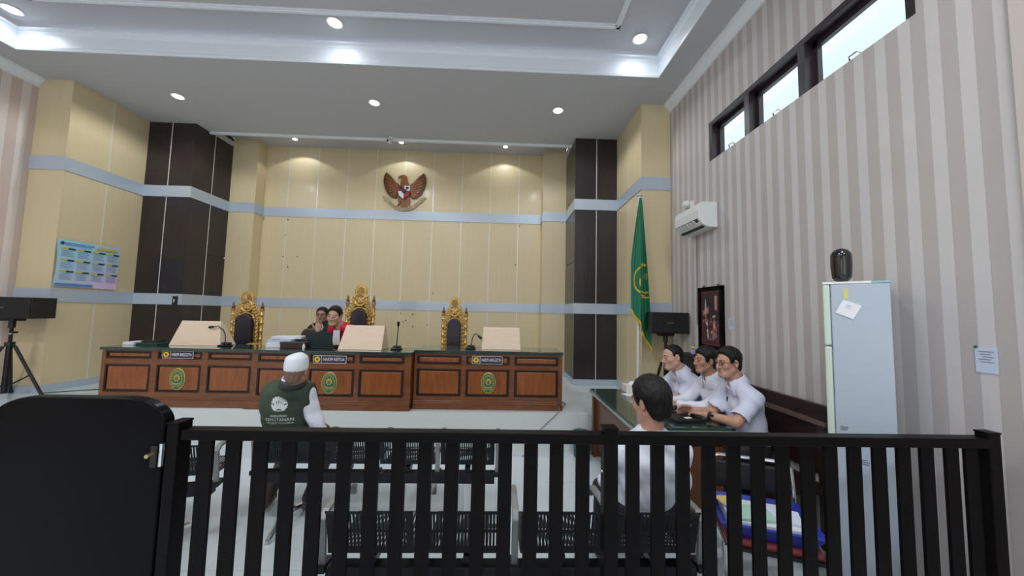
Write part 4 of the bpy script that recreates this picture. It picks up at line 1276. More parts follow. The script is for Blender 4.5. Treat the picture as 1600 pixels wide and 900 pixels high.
# black case with a small flower on the bench end
t = thing('black_case', 'black case lying behind the second and third men under the painting', 'case', (2.31, 4.16, .44))
MB().box(2.22, 4.04, .44, 2.345, 4.30, 1.18).build('case_body', M_blackp, t, bevel=.01)
MB().box(2.20, 4.02, 1.18, 2.35, 4.31, 1.215).build('lid', M_blackp, t, bevel=.01)
t = thing('flower_pot', 'tiny lilac pot with a yellow flower on the black case', 'flower pot', (2.25, 4.10, 1.215))
MB().lathe([(.022, 0), (.03, .02), (.028, .05)], (2.25, 4.10, 1.216), 12).build('pot', mat('pot_lilac', srgb(176, 160, 210), .5), t, True)
mb = MB()
for k in range(5):
    a = 2 * PI * k / 5
    mb.ell((2.25 + .02 * math.cos(a), 4.10 + .02 * math.sin(a), 1.288), (.016, .016, .008), None, 7, 5)
mb.ell((2.25, 4.10, 1.292), .012, None, 7, 5)
mb.build('flower', mat('flower_yellow', srgb(206, 196, 110), .6), t, True)
MB().cone((2.25, 4.10, 1.26), (2.25, 4.10, 1.287), .003, .003, 5).build('stem', mat('stem_green', srgb(60, 100, 50), .6), t)

# teal waste bin at the foot of the dais
t = thing('waste_bin', 'teal plastic waste bin at the foot of the dais left of the table', 'bin', (.99, 4.24, 0))
M_teal = mat('bin_teal', srgb(22, 84, 88), .45)
MB().lathe([(.085, 0), (.10, .25), (.105, .25)], (.985, 4.24, 0), 20).build('body', M_teal, t, True)
MB().lathe([(.108, .25), (.112, .262), (.10, .285), (.02, .29)], (.985, 4.24, 0), 20).build('lid', M_teal, t, True)

# cables
o = MB().tube([(.86, 4.95, FL + .006), (.90, 4.80, FL + .006), (.84, 4.66, FL + .006), (.80, 4.50, FL + .02), (.755, 4.43, FL + .07), (.74, 4.425, FL + .13)], .006, 6).build('power_cable', mat('cable_dark', srgb(60, 56, 50), .6), None, True)
tag(o, 'dark cable running over the dais beside the right desk', 'cable')
o = MB().tube([(.755, 4.47, FL + .10), (.74, 4.36, FL + .02), (.60, 4.362, .34), (.48, 4.362, .22), (.40, 4.362, .10), (.36, 4.34, .006), (.30, 4.2, .006)], .005, 6).build('hanging_cable', mat('cable_thin', srgb(132, 122, 108), .6), None, True)
tag(o, 'thin cable hanging down the white riser below the right desk', 'cable')
o = MB().tube([(-6.0, 5.0, FL + .005), (-5.7, 5.2, FL + .005), (-5.3, 5.35, FL + .005), (-5.0, 5.25, FL + .005), (-4.75, 5.05, FL + .005)], .006, 6).build('speaker_cable', M_blackp, None, True)
tag(o, 'black cable on the dais floor between the left loudspeaker and the left desk', 'cable')

# ------------------------------------------------------------------ public rail and gate
FY = 1.58
t = thing('wooden_railing', 'black wooden railing of upright slats across the front of the courtroom', 'railing', (.45, FY, 0))
zr0, zr1 = 1.088, 1.130
MB().box(-1.30, FY - .03, zr0, .462, FY + .03, zr1).build('top_rail', M_black, t, bevel=.004)
MB().box(.518, FY - .03, zr0, 2.20, FY + .03, zr1).build('top_rail', M_black, t, bevel=.004)
MB().box(-1.30, FY - .022, .06, .462, FY + .022, .12).build('bottom_rail', M_black, t, bevel=.004)
MB().box(.518, FY - .022, .06, 2.20, FY + .022, .12).build('bottom_rail', M_black, t, bevel=.004)
for x in [-1.215, -1.102, -.991, -.874, -.759, -.642, -.526, -.414, -.303, -.188, -.074, .038, .149, .260, .373]:
    MB().box(x - .0295, FY - .007, .12, x + .0295, FY + .007, zr0).build('slat', M_black, t)
for x in [.591, .701, .812, .927, 1.039, 1.147, 1.260, 1.372, 1.477, 1.587, 1.701, 1.813, 1.921, 2.037, 2.128]:
    MB().box(x - .0295, FY - .007, .12, x + .0295, FY + .007, zr0).build('slat', M_black, t)
for x0, x1, yy0, yy1, zt, hole in ((-1.352, -1.305, FY - .035, FY + .035, 1.152, None), (.460, .520, FY - .03, FY + .03, 1.148, None), (2.186, 2.244, FY - .025, FY + .025, 1.146, None)):
    MB().box(x0, yy0, 0, x1, yy1, zt).build('post', M_black, t, bevel=.004)
    MB().box(x0 - .002, yy0 - .002, zt, x1 + .002, yy1 + .002, zt + .010).build('post_cap', M_black, t, bevel=.003)
MB().ell((.458, FY - .005, .97), .006, None, 8, 6).build('screw_head', M_metal, t, True)


def gate(label, x0, x1, y, ztop, ra):
    t = thing('gate_leaf', label, 'gate', ((x0 + x1) / 2, y, .08), 0, 'round-topped black gate leaves')
    pts = [(x0, .08), (x1, .08)]
    rx, rz = ra, ra * .62
    pts += [(x1 - rx + rx * math.cos(a), ztop - rz + rz * math.sin(a)) for a in [PI / 2 * k / 10 for k in range(11)]]
    pts += [(x0 + rx - rx * math.sin(a), ztop - rz + rz * math.cos(a)) for a in [PI / 2 * k / 10 for k in range(11)]]
    MB().prism(pts, (0, y + .025, 0), (1, 0, 0), (0, 0, 1), .05).build('leaf_panel', M_gate, t, 'sharp', bevel=.006)
    return t


g = gate('black round-topped gate leaf hinged at the railing post', -2.055, -1.362, FY - .01, 1.258, .17)
MB().box(-1.40, FY - .045, .985, -1.375, FY - .034, 1.07).build('latch_plate', M_steel, g, bevel=.002)
MB().cone((-1.388, FY - .045, 1.04), (-1.388, FY - .075, 1.04), .006, .008, 10).build('latch_knob', mat('brass', srgb(190, 170, 120), .3, .8), g, True)
MB().cone((-1.36, FY - .04, .99), (-1.36, FY - .04, 1.08), .008, .008, 8).build('hinge', M_metal, g, True)
gate('black gate leaf cut by the left picture edge, its rounded shoulder shining', -2.77, -2.075, FY - .05, 1.262, .17)

# ------------------------------------------------------------------ waiting-room benches of perforated steel
def steel_bench(label, x0, y, n, pitch, rz=0.0, w=.405, hb=.705, slots=True):
    """row of n seats facing +y; x0 is the left end, y the plane of the backrest tops"""
    base = Vector((x0, y, 0))
    Rz = Matrix.Rotation(rz, 3, 'Z')
    def P(a, b, c):
        return base + Rz @ Vector((a, b, c))
    t = thing('steel_bench', label, 'bench', tuple(base), 0, 'perforated steel waiting benches')
    L = pitch * n
    def bx(mbx, a0, b0, c0, a1, b1, c1):
        q = MB().box(a0, b0, c0, a1, b1, c1)
        mbx.add([P(*p) for p in q.v], q.f)
    mb = MB(); bx(mb, .02, .04, .345, L - .02, .11, .422); mb.build('beam', M_steel, t, bevel=.004)
    def sheet(prof, a0, a1, th):
        """thin curved sheet: profile (y, z) points swept from a0 to a1"""
        m_ = MB(); k = len(prof)
        vs = []
        for a in (a0, a1):
            for i, (b, c) in enumerate(prof):
                p0, p1 = prof[max(i - 1, 0)], prof[min(i + 1, k - 1)]
                d = Vector((p1[0] - p0[0], p1[1] - p0[1])).normalized()
                vs.append(P(a, b, c)); vs.append(P(a, b - d.y * th, c + d.x * th))
        fs = []
        for i in range(k - 1):
            A = 2 * i; B = 2 * k + 2 * i
            fs += [(A, A + 2, B + 2, B), (A + 1, B + 1, B + 3, A + 3), (A, A + 1, A + 3, A + 2), (B, B + 2, B + 3, B + 1)]
        fs += [(0, 2 * k, 2 * k + 1, 1), (2 * k - 2, 2 * k - 1, 4 * k - 1, 4 * k - 2)]
        m_.add(vs, fs)
        return m_
    back = [(.050, .485), (.045, .52), (.035, .57), (.02, .63), (.005, .685), (-.008, hb)]
    seat = [(.06, .480), (.12, .463), (.24, .456), (.36, .462), (.43, .470), (.455, .455)]
    for k in range(n):
        c = pitch * (k + .5); a0, a1 = c - w / 2, c + w / 2
        m_ = MB()
        def part_(prof, lo, hi):
            """interpolated piece of the profile between fractions lo and hi"""
            q = []
            for i in range(4):
                f = lo + (hi - lo) * i / 3; x_ = f * (len(prof) - 1); j = min(int(x_), len(prof) - 2); g_ = x_ - j
                q.append((prof[j][0] + (prof[j + 1][0] - prof[j][0]) * g_, prof[j][1] + (prof[j + 1][1] - prof[j][1]) * g_))
            return q
        for prof, nm, bands in ((back, 'backrest', ((0, .2), (.47, .52), (.86, 1.0))), (seat, 'seat', ((0, .15), (.48, .54), (.85, 1.0)))):
            m_ = MB()
            for lo, hi in bands:
                q = sheet(part_(prof, lo, hi), a0, a1, .004); m_.add(q.v, q.f)
            for e0, e1 in ((a0, a0 + .035), (a1 - .035, a1)):
                q = sheet(prof, e0, e1, .004); m_.add(q.v, q.f)
            ns = 20
            for s_ in range(ns):
                e = a0 + .035 + (w - .07) * (s_ + .5) / ns
                q = sheet(prof, e - .0052, e + .0052, .003); m_.add(q.v, q.f)
            m_.build(nm, M_steel, t)
        m_ = MB(); bx(m_, c - .02, .06, .42, c + .02, .14, .462); m_.build('seat_bracket', M_steel, t)
    for k in range(n + 1):
        a = pitch * k
        m_ = MB()
        path = [(a, .06, .42), (a, .05, .48), (a, .04, .60), (a, .03, .645), (a, .07, .672), (a, .2, .672), (a, .34, .655), (a, .40, .63), (a, .40, .59)]
        for i in range(len(path) - 1):
            p, q = Vector(path[i]), Vector(path[i + 1]); d = (q - p)
            mid = P(*((p + q) / 2)); R = Rz @ frame_from(d)
            m_.obox(mid, (.016, .010, d.length / 2 + .006), R)
        m_.build('armrest', M_grey, t, bevel=.003)
        m_ = MB(); bx(m_, a - .02, .03, .40, a + .02, .12, .43); m_.build('arm_bracket', M_blackp, t)
    for a in (pitch * .5 if n > 2 else .12, L - (pitch * .5 if n > 2 else .12)):
        leg = MB().tube([P(a, .08, .35), P(a, .10, .18), P(a, .11, .10)], [.035, .028, .03], 8).build('leg', M_metal, t, True)
        MB().tube([P(a, -.10, .025), P(a, -.02, .06), P(a, .11, .10), P(a, .26, .06), P(a, .36, .025)], [.018, .022, .028, .022, .018], 8).build('foot_bar', M_metal, leg, True)
        for b in (-.10, .36):
            MB().cone(P(a, b, 0), P(a, b, .025), .022, .016, 10).build('glide', M_metal, leg, True)
    return t


steel_bench('row of black perforated steel seats just behind the railing, under the young man', -.815, 1.76, 4, .4575)
steel_bench('row of black perforated steel seats under the man in the white cap', -1.805, 2.76, 4, .4535)
steel_bench('black steel bench with grey arms turned aside left of the capped man', -3.28, 2.30, 3, .46, .20)

# ------------------------------------------------------------------ chrome chair with red seat, and the blue tray on it
t = thing('chrome_chair', 'chrome framed chair with dark red seat behind the railing, holding a blue tray', 'chair', (1.62, 2.18, 0))
M_redseat = mat('dark_red_vinyl', srgb(122, 44, 52), .4)
cx0, cx1 = 1.36, 1.83
MB().box(cx0 + .01, 1.98, .405, cx1 - .01, 2.36, .445).build('seat', M_redseat, t, bevel=.015)
MB().box(cx0 + .02, 1.97, .39, cx1 - .02, 2.37, .408).build('seat_pan', M_blackp, t)
for sx in (cx0, cx1):
    MB().tube([(sx, 1.94, .012), (sx, 1.97, .2), (sx, 2.0, .40), (sx, 2.2, .415), (sx, 2.38, .43)], .012, 8).build('front_leg', M_metal, t, True)
    MB().tube([(sx, 2.56, .012), (sx, 2.46, .25), (sx, 2.38, .43), (sx, 2.41, .62), (sx, 2.43, .70)], .012, 8).build('rear_leg', M_metal, t, True)
MB().tube([(cx0, 2.43, .69), (cx0 + .02, 2.435, .715), (cx0 + .07, 2.445, .728), (cx1 - .07, 2.445, .728), (cx1 - .02, 2.435, .715), (cx1, 2.43, .69)], .013, 8).build('back_hoop', M_metal, t, True)
MB().box(cx0 + .02, 2.415, .53, cx1 - .02, 2.445, .70).build('back_pad', M_blackp, t, bevel=.012)
MB().tube([(cx0, 1.955, .1), (cx1, 1.955, .1)], .009, 6).build('stretcher', M_metal, t, True)
M_blue = mat('blue_plastic', srgb(44, 58, 168), .35)
t = thing('blue_tray', 'blue plastic tray of papers on the red chair seat', 'tray', (1.58, 2.14, .446))
mb = MB()
tr0, tr1 = [(1.39, 2.01), (1.77, 2.01), (1.77, 2.31), (1.39, 2.31)], [(1.34, 1.97), (1.82, 1.97), (1.82, 2.35), (1.34, 2.35)]
mb.box(1.39, 2.01, .447, 1.77, 2.31, .453)
for i in range(4):
    a, b, c, d = tr0[i], tr0[(i + 1) % 4], tr1[(i + 1) % 4], tr1[i]
    q = [(a[0], a[1], .447), (b[0], b[1], .447), (c[0], c[1], .52), (d[0], d[1], .52)]
    cc = Vector((1.58, 2.16)); 
    inn = [tuple((Vector((p[0], p[1])) + (cc - Vector((p[0], p[1]))).normalized() * .01)) + (p[2] + .003,) for p in q]
    mb.add(q + inn, [(0, 1, 2, 3), (7, 6, 5, 4), (0, 4, 5, 1), (1, 5, 6, 2), (2, 6, 7, 3), (3, 7, 4, 0)])
mb.build('tray_body', M_blue, t)
mb = MB().tube([(1.34, 1.97, .522), (1.82, 1.97, .522), (1.82, 2.35, .522), (1.34, 2.35, .522)], .008, 6, True)
mb.build('rim', M_blue, t)
for k, (c, lab, cl) in enumerate((((1.58, 2.16), 'white paper stack in the blue tray', srgb(222, 228, 232)), ((1.52, 2.12), 'mint green folder on the papers in the blue tray', srgb(170, 206, 190)), ((1.67, 2.16), 'white plastic wallet on top of the papers in the tray', srgb(214, 220, 240)), ((1.44, 2.23), 'yellow paper sheet leaning at the left rim of the blue tray', srgb(226, 200, 130)))):
    hz = (.033, .008, .006, .004)[k]
    zc = (.488, .5295, .528, .5255)[k]
    flat_thing('paper_stack' if k == 0 else ('paper_folder' if k == 1 else ('plastic_wallet' if k == 2 else 'paper_sheet')), lab, 'papers', (c[0], c[1], zc + (.0 if k != 3 else .0)), ((.185, .14, hz), (.11, .08, hz), (.10, .08, hz), (.06, .07, hz))[k], (0, .2, -.2, .3)[k], mat('tray_paper_%s' % 'abcd'[k], cl, .7), 'papers in the blue tray')

for o in [o for o in C.objects if o.parent is None and o.name.split('.')[0] in ('chrome_chair', 'blue_tray', 'paper_stack', 'paper_folder', 'plastic_wallet')] + [o for o in C.objects if o.parent is None and o.get('group') == 'papers in the blue tray' and o.name.startswith('paper_sheet')]:
    _R = Matrix.Rotation(math.radians(-20), 3, 'Z'); _p = Vector((1.595, 2.17, 0))
    o.location = Vector((1.55, 2.10, 0)) + _R @ (o.location - _p)
    o.rotation_euler.z += math.radians(-20)

# ------------------------------------------------------------------ people: smooth bodies from blended tapered limbs
class Field:
    """a smooth solid: tapered limbs and ellipsoids blended together, meshed by surface nets"""
    def __init__(s):
        s.p = []

    def _add(s, fn, lo, hi, k, op):
        s.p.append((fn, np.array(lo, float), np.array(hi, float), k, op)); return s

    def limb(s, a, b, ra, rb=None, k=.02, op='+', flat=None, q=1.0):
        rb = ra if rb is None else rb
        a = np.array(a, float); b = np.array(b, float); ab = b - a; L2 = max(ab @ ab, 1e-9)
        v = None if flat is None else np.array(flat, float) / np.linalg.norm(flat)
        def fn(P):
            if v is not None:
                P = P + (((P - a) @ v) * (1 / q - 1))[..., None] * v
                aa, bb = a, b + ((b - a) @ v) * (1 / q - 1) * v
            else:
                aa, bb = a, b
            d_ = bb - aa; l2 = max(d_ @ d_, 1e-9)
            t = np.clip(((P - aa) @ d_) / l2, 0, 1)
            d = np.linalg.norm(P - aa - t[..., None] * d_, axis=-1) - (ra + (rb - ra) * t)
            return d if v is None else d * (1 + q) / 2
        r = max(ra, rb)
        return s._add(fn, np.minimum(a, b) - r, np.maximum(a, b) + r, k, op)

    def ell(s, c, r, R=None, k=.012, op='+'):
        c = np.array(c, float); r = np.array(r, float)
        M = np.eye(3) if R is None else np.array(R, float)
        def fn(P):
            q = (P - c) @ M
            k0 = np.linalg.norm(q / r, axis=-1); k1 = np.linalg.norm(q / (r * r), axis=-1)
            return k0 * (k0 - 1) / np.maximum(k1, 1e-6)
        m = r.max()
        return s._add(fn, c - m, c + m, k, op)

    def cut(s, c, n_, k=.004):
        """remove everything on the side of the plane the normal points to"""
        c = np.array(c, float); n_ = np.array(n_, float) / np.linalg.norm(n_)
        return s._add(lambda P: -((P - c) @ n_), [-99] * 3, [99] * 3, k, '-')

    def mesh(s, h, wrinkle=0.0, fnoise=None, extra=None, wk=1.0):
        pos = [p for p in s.p if p[4] == '+']
        lo = np.min([p[1] for p in pos], axis=0) - 3 * h - .02; hi = np.max([p[2] for p in pos], axis=0) + 3 * h + .02
        N = np.ceil((hi - lo) / h).astype(int) + 1
        F = np.full(N, 0.25, np.float32)
        ax = [lo[i] + h * np.arange(N[i]) for i in range(3)]
        for fn, a, b, k, op in s.p:
            m = k + 3 * h
            i0 = np.clip(np.floor((a - m - lo) / h).astype(int), 0, N); i1 = np.clip(np.ceil((b + m - lo) / h).astype(int) + 1, 0, N)
            if (i1 <= i0).any():
                continue
            sl = tuple(slice(i0[j], i1[j]) for j in range(3))
            G = np.stack(np.meshgrid(ax[0][sl[0]], ax[1][sl[1]], ax[2][sl[2]], indexing='ij'), -1)
            d = fn(G).astype(np.float32); f = F[sl]
            if op == '+':
                hh = np.clip(.5 + .5 * (f - d) / k, 0, 1); F[sl] = f + (d - f) * hh - k * hh * (1 - hh)
            else:
                d = -d
                hh = np.clip(.5 - .5 * (f - d) / k, 0, 1); F[sl] = f + (d - f) * hh + k * hh * (1 - hh)
        if wrinkle:
            G = np.stack(np.meshgrid(*ax, indexing='ij'), -1) * wk
            x, y, z = G[..., 0], G[..., 1], G[..., 2]
            F += wrinkle * (np.sin(31 * x + 13 * z + 2.2 * np.sin(17 * y + 9 * z)) * np.sin(23 * z - 19 * y + 1.7 * np.sin(21 * x)) + .5 * np.sin(52 * z + 33 * x - 27 * y + 2 * np.sin(15 * x))).astype(np.float32)
        if extra is not None:
            F = extra(F, np.stack(np.meshgrid(*ax, indexing='ij'), -1))
        return surface_net(F, lo, h)


def surface_net(F, lo, h):
    ins = F < 0
    nx, ny, nz = F.shape
    corners = [(a, b, c) for a in (0, 1) for b in (0, 1) for c in (0, 1)]
    cs = sum(ins[a:nx - 1 + a, b:ny - 1 + b, c:nz - 1 + c].astype(np.int8) for a, b, c in corners)
    act = (cs > 0) & (cs < 8)
    idx = np.argwhere(act)
    ids = np.full(act.shape, -1, np.int64); ids[act] = np.arange(len(idx))
    acc = np.zeros((len(idx), 3)); cnt = np.zeros(len(idx))
    val = {c: F[idx[:, 0] + c[0], idx[:, 1] + c[1], idx[:, 2] + c[2]].astype(float) for c in corners}
    for i, c in enumerate(corners):
        for d in corners[i + 1:]:
            if sum(abs(p - q) for p, q in zip(c, d)) != 1:
                continue
            fa, fb = val[c], val[d]; m = (fa < 0) != (fb < 0)
            t = np.where(m, fa / np.where(m, fa - fb, 1), 0)
            for j in range(3):
                acc[:, j] += np.where(m, c[j] + t * (d[j] - c[j]), 0)
            cnt += m
    V = lo + h * (idx + acc / np.maximum(cnt, 1)[:, None])
    Q = []
    for ax in range(3):
        o = [i for i in range(3) if i != ax]
        sl0 = [slice(1, -1)] * 3; sl0[ax] = slice(0, -1)
        sl1 = [slice(1, -1)] * 3; sl1[ax] = slice(1, None)
        a = ins[tuple(sl0)]; b = ins[tuple(sl1)]
        e = np.argwhere(a != b)
        if not len(e):
            continue
        fl = a[e[:, 0], e[:, 1], e[:, 2]]
        e = e + np.array([0 if i == ax else 1 for i in range(3)])
        def cell(da, db):
            q = e.copy(); q[:, o[0]] -= da; q[:, o[1]] -= db
            return ids[q[:, 0], q[:, 1], q[:, 2]]
        quad = np.stack([cell(1, 1), cell(0, 1), cell(0, 0), cell(1, 0)], 1)
        sw = fl if ax != 1 else ~fl
        quad[~sw] = quad[~sw][:, ::-1]
        Q.append(quad)
    Q = np.concatenate(Q)
    Q = Q[(Q >= 0).all(1)]
    return V, Q


def solid(name, vq, m, parent, label=None):
    V, Q = vq
    root = parent
    inv = np.array(MW[root.name].inverted()) if root is not None else np.eye(4)
    W = V @ inv[:3, :3].T + inv[:3, 3]
    me = bpy.data.meshes.new(name)
    me.vertices.add(len(W)); me.vertices.foreach_set('co', W.astype(np.float32).ravel())
    me.loops.add(Q.size); me.loops.foreach_set('vertex_index', Q.astype(np.int32).ravel())
    me.polygons.add(len(Q)); me.polygons.foreach_set('loop_start', np.arange(0, Q.size, 4, dtype=np.int32))
    me.polygons.foreach_set('use_smooth', np.ones(len(Q), bool))
    me.update(calc_edges=True); me.validate()
    me.materials.append(m)
    o = bpy.data.objects.new(name, me); C.objects.link(o); o.parent = parent
    if label:
        o['label'] = label
    return o


def unit(v):
    v = np.array(v, float); return v / np.linalg.norm(v)


def head_basis(yaw, pitch=0.0, roll=0.0):
    """columns: right, forward, up; yaw is the compass direction the face looks to"""
    a, p, r = math.radians(yaw), math.radians(pitch), math.radians(roll)
    f = np.array([math.cos(a) * math.cos(p), math.sin(a) * math.cos(p), math.sin(p)])
    rt = np.array([math.sin(a), -math.cos(a), 0.0]); up = np.cross(rt, f)
    rt2 = rt * math.cos(r) + up * math.sin(r); up2 = np.cross(rt2, f)
    return np.stack([rt2, f, up2], 1)


HAIRLINES = {
    'short': [(-.16, -.098), (-.075, -.096), (-.055, -.07), (-.035, -.02), (-.022, .024), (.004, .032), (.012, -.006), (.030, -.004), (.038, .050), (.058, .076), (.08, .092), (.12, .100)],
    'thick': [(-.16, -.106), (-.075, -.104), (-.055, -.082), (-.036, -.03), (-.022, .022), (.004, .028), (.012, -.018), (.032, -.014), (.042, .042), (.062, .064), (.085, .080), (.12, .088)],
    'receding': [(-.16, -.090), (-.075, -.088), (-.055, -.062), (-.035, -.015), (-.022, .026), (.006, .036), (.012, .0), (.026, .004), (.032, .064), (.05, .088), (.12, .112)],
    'shaved': [(-.16, -.090), (-.075, -.088), (-.055, -.062), (-.035, -.012), (-.022, .03), (.006, .04), (.012, .012), (.024, .02), (.038, .07), (.06, .09), (.12, .10)],
}


def hand_prims(F, w, d, nrm, thumb_side, curl=(.5, .5, .5, .5), s=1.0, spread=.1):
    """palm, four unequal bent fingers and a thumb; d runs from wrist to knuckles, nrm is the side the palm faces"""
    w = np.array(w, float); d = unit(d); nrm = np.array(nrm, float); nrm = unit(nrm - d * (nrm @ d)); sd = unit(np.cross(d, nrm)) * thumb_side
    R = np.stack([sd, d, nrm], 1)
    F.ell(w + d * .050 * s, (.040 * s, .054 * s, .0165 * s), R, .012)
    for i in range(4):
        off = (1.5 - i) * .0195 * s
        L = (.072, .080, .075, .058)[i] * s
        p = w + d * (.092 - .004 * abs(1.5 - i)) * s + sd * off
        c = curl[i]; dr = unit(d + sd * spread * (1.5 - i) * .35)
        F.limb(w + d * .045 * s + sd * off * .8, p, .0105 * s, .0098 * s, .008)
        for j, (fr, rr) in enumerate(((.44, .0092), (.31, .0085), (.25, .0075))):
            ang = c * (.55, .95, .6)[j]
            dr = unit(dr * math.cos(ang) + nrm * math.sin(ang) - dr * 0)
            q = p + dr * L * fr
            F.limb(p, q, rr * s, rr * .92 * s, .003); p = q
    p = w + d * .022 * s + sd * .026 * s
    dr = unit(d * .62 + sd * .62 + nrm * .35)
    for fr, rr in ((.042, .0125), (.034, .0108), (.028, .0095)):
        q = p + dr * fr * s; F.limb(p, q, rr * s, rr * .9 * s, .006); p = q
        dr = unit(dr + d * .35 - sd * .25)


M_skin = {k: mat('skin_' + k, srgb(*c), .5, noise=.06, nscale=20) for k, c in dict(tan=(178, 134, 112), warm=(190, 144, 122), brown=(170, 126, 106), fair=(200, 158, 138)).items()}
M_hair = mat('black_hair', srgb(14, 12, 13), .45, spec=.3, bump=.5, bscale=160, stretch=(1, 1, .25))
M_hairs = mat('shaved_hair', srgb(128, 102, 88), .6)
M_eyew = mat('eye_white', srgb(225, 220, 214), .3); M_iris = mat('iris_dark', srgb(30, 20, 16), .2); M_lip = {}
M_shirtw = mat('white_shirt', srgb(226, 228, 240), .75, bump=.12, bscale=26)
M_shirtb = mat('bluish_white_shirt', srgb(214, 217, 238), .75, bump=.12, bscale=26)
M_pants = mat('black_trousers', srgb(26, 25, 29), .7)
M_pantb = mat('brown_trousers', srgb(66, 54, 50), .7)
M_shoe = mat('black_shoe', srgb(20, 18, 18), .3)


class Person:
    def __init__(s, label, head, yaw, pitch=0, roll=0, hs=1.0, skin='warm', at=None):
        s.h = np.array(head, float); s.B = head_basis(yaw, pitch, roll); s.hs = hs; s.skin = skin
        s.root = thing('person', label, 'person', tuple(at))
        s.F = Field()

    def hp(s, x, y, z):
        return s.h + s.B @ (np.array([x, y, z]) * s.hs)

    def head(s, nb, heavy=0.0, neck=.056):
        F, k, B = s.F, s.hs, s.B
        def E(c, r, kk=.012, op='+'):
            F.ell(s.hp(*c), np.array(r) * k, B, kk * k, op)
        def Lm(a, b, ra, rb, kk=.012, op='+'):
            F.limb(s.hp(*a), s.hp(*b), ra * k, rb * k, kk * k, op)
        w = 1 + heavy
        E((0, -.014, .030), (.073, .092, .082))
        E((0, .024, -.028), (.058 * w, .064, .078), .02)
        for sx in (-1, 1):
            Lm((sx * .050 * w, -.004, -.052), (sx * .016, .064, -.096), .020, .018, .022)
            E((sx * .039 * w, .058, -.020), (.024, .022, .022), .016)
            E((sx * .078, -.012, -.002), (.010, .019, .031), .006)
            E((sx * .083, -.006, -.002), (.006, .011, .020), .004, '-')
            E((sx * .031, .098, .007), (.017, .013, .0105), .010, '-')
            E((sx * .031, .078, .006), (.0135, .012, .011), .006)
            E((sx * .0125, .094, -.036), (.0095, .011, .008), .006)
        Lm((-.036, .080, .024), (.036, .080, .024), .011, .011, .016)
        Lm((0, .086, .012), (0, .108, -.030), .0075, .0115, .010)
        E((0, .066, -.096), (.021, .020, .019), .018)
        Lm((-.019, .084, -.059), (.019, .084, -.059), .0065, .0065, .006)
        Lm((-.016, .083, -.069), (.016, .083, -.069), .0075, .0075, .006)
        Lm((-.020, .094, -.0635), (.020, .094, -.0635), .0022, .0022, .003, '-')
        F.limb(s.hp(0, -.026, -.045), nb, neck * k, neck * 1.05 * k, .025)
        if heavy:
            E((0, .035, -.098), (.045, .04, .028), .025)

    def face_bits(s, brow=True):
        B = Matrix(s.B.tolist())
        for sx in (-1, 1):
            e = MB().ell(s.hp(sx * .031, .0815, .0065), (.0115 * s.hs, .010 * s.hs, .0048 * s.hs), B, 10, 7).build('eye', M_eyew, s.root, True)
            MB().ell(s.hp(sx * .031, .0885, .0065), (.0060 * s.hs, .0042 * s.hs, .0050 * s.hs), B, 10, 6).build('iris', M_iris, e, True)
        if brow:
            for sx in (-1, 1):
                MB().tube([s.hp(sx * .014, .0905, .0285), s.hp(sx * .032, .0895, .0310), s.hp(sx * .051, .0755, .0265)], [.0042, .0046, .0022], 6).build('eyebrow', M_hair, s.root, True)
        MB().tube([s.hp(-.019, .088, -.0625), s.hp(-.008, .0925, -.0615), s.hp(.008, .0925, -.0615), s.hp(.019, .088, -.0625)], [.0015, .004, .004, .0015], 6).build('lips', mat('lips', srgb(146, 88, 76), .5), s.root, True)

    def hair(s, style='short', thick=.011, m=None, top=0.0, h=.0045, lift_front=0.0):
        F = Field(); k = s.hs
        F.ell(s.hp(0, -.016, .034 + top / 2), np.array((.0745 + thick, .094 + thick, .083 + thick + top / 2)) * k, s.B, .01)
        F.ell(s.hp(0, -.040, -.035), np.array((.060 + thick * .9, .056 + thick, .068)) * k, s.B, .03 * k)
        line = np.array(HAIRLINES[style])
        hd, B = s.h, s.B
        def extra(Fd, G):
            q = (G - hd) @ B / k
            lim = np.interp(q[..., 1], line[:, 0], line[:, 1])
            side = np.abs(q[..., 0])
            lim = lim + np.where(q[..., 1] > .03, (side / .07) ** 2 * -.006 + lift_front, 0)
            d = (q[..., 2] - lim) * .75 * k
            nz = .0022 * np.sin(190 * q[..., 0] + 3 * np.sin(70 * q[..., 1])) * np.sin(120 * q[..., 1] + 60 * q[..., 2])
            thin = np.clip(.022 - (q[..., 2] - lim), 0, .03) * .42 * k
            return np.maximum(Fd + nz + thin, -d).astype(np.float32)
        return solid('hair', F.mesh(h, extra=extra), m or M_hair, s.root)

    def arm(s, sh, el, wr, r=(.050, .042, .028)):
        s.F.limb(sh, el, r[0], r[1], .02); s.F.limb(el, wr, r[1] * .98, r[2], .015)

    def trunk(s, F, pel, waist, chest, nb, shl, shr, grow=0.0, k=.03, widths=(.160, .140, .158), front=None, q=.68):
        f = front
        F.limb(pel, waist, widths[0] + grow, widths[1] + grow, k, flat=f, q=q)
        F.limb(waist, chest, widths[1] + grow, widths[2] + grow, k, flat=f, q=q)
        up = np.array(chest, float) * .35 + np.array(nb, float) * .65
        F.limb(chest, up, widths[2] + grow - .02, .075 + grow, k, flat=f, q=q)
        F.limb(nb, shl, .052 + grow * .8, .055 + grow, k); F.limb(nb, shr, .052 + grow * .8, .055 + grow, k)
        return F

    def finish(s, h=.0055):
        return solid('body', s.F.mesh(h), M_skin[s.skin], s.root)


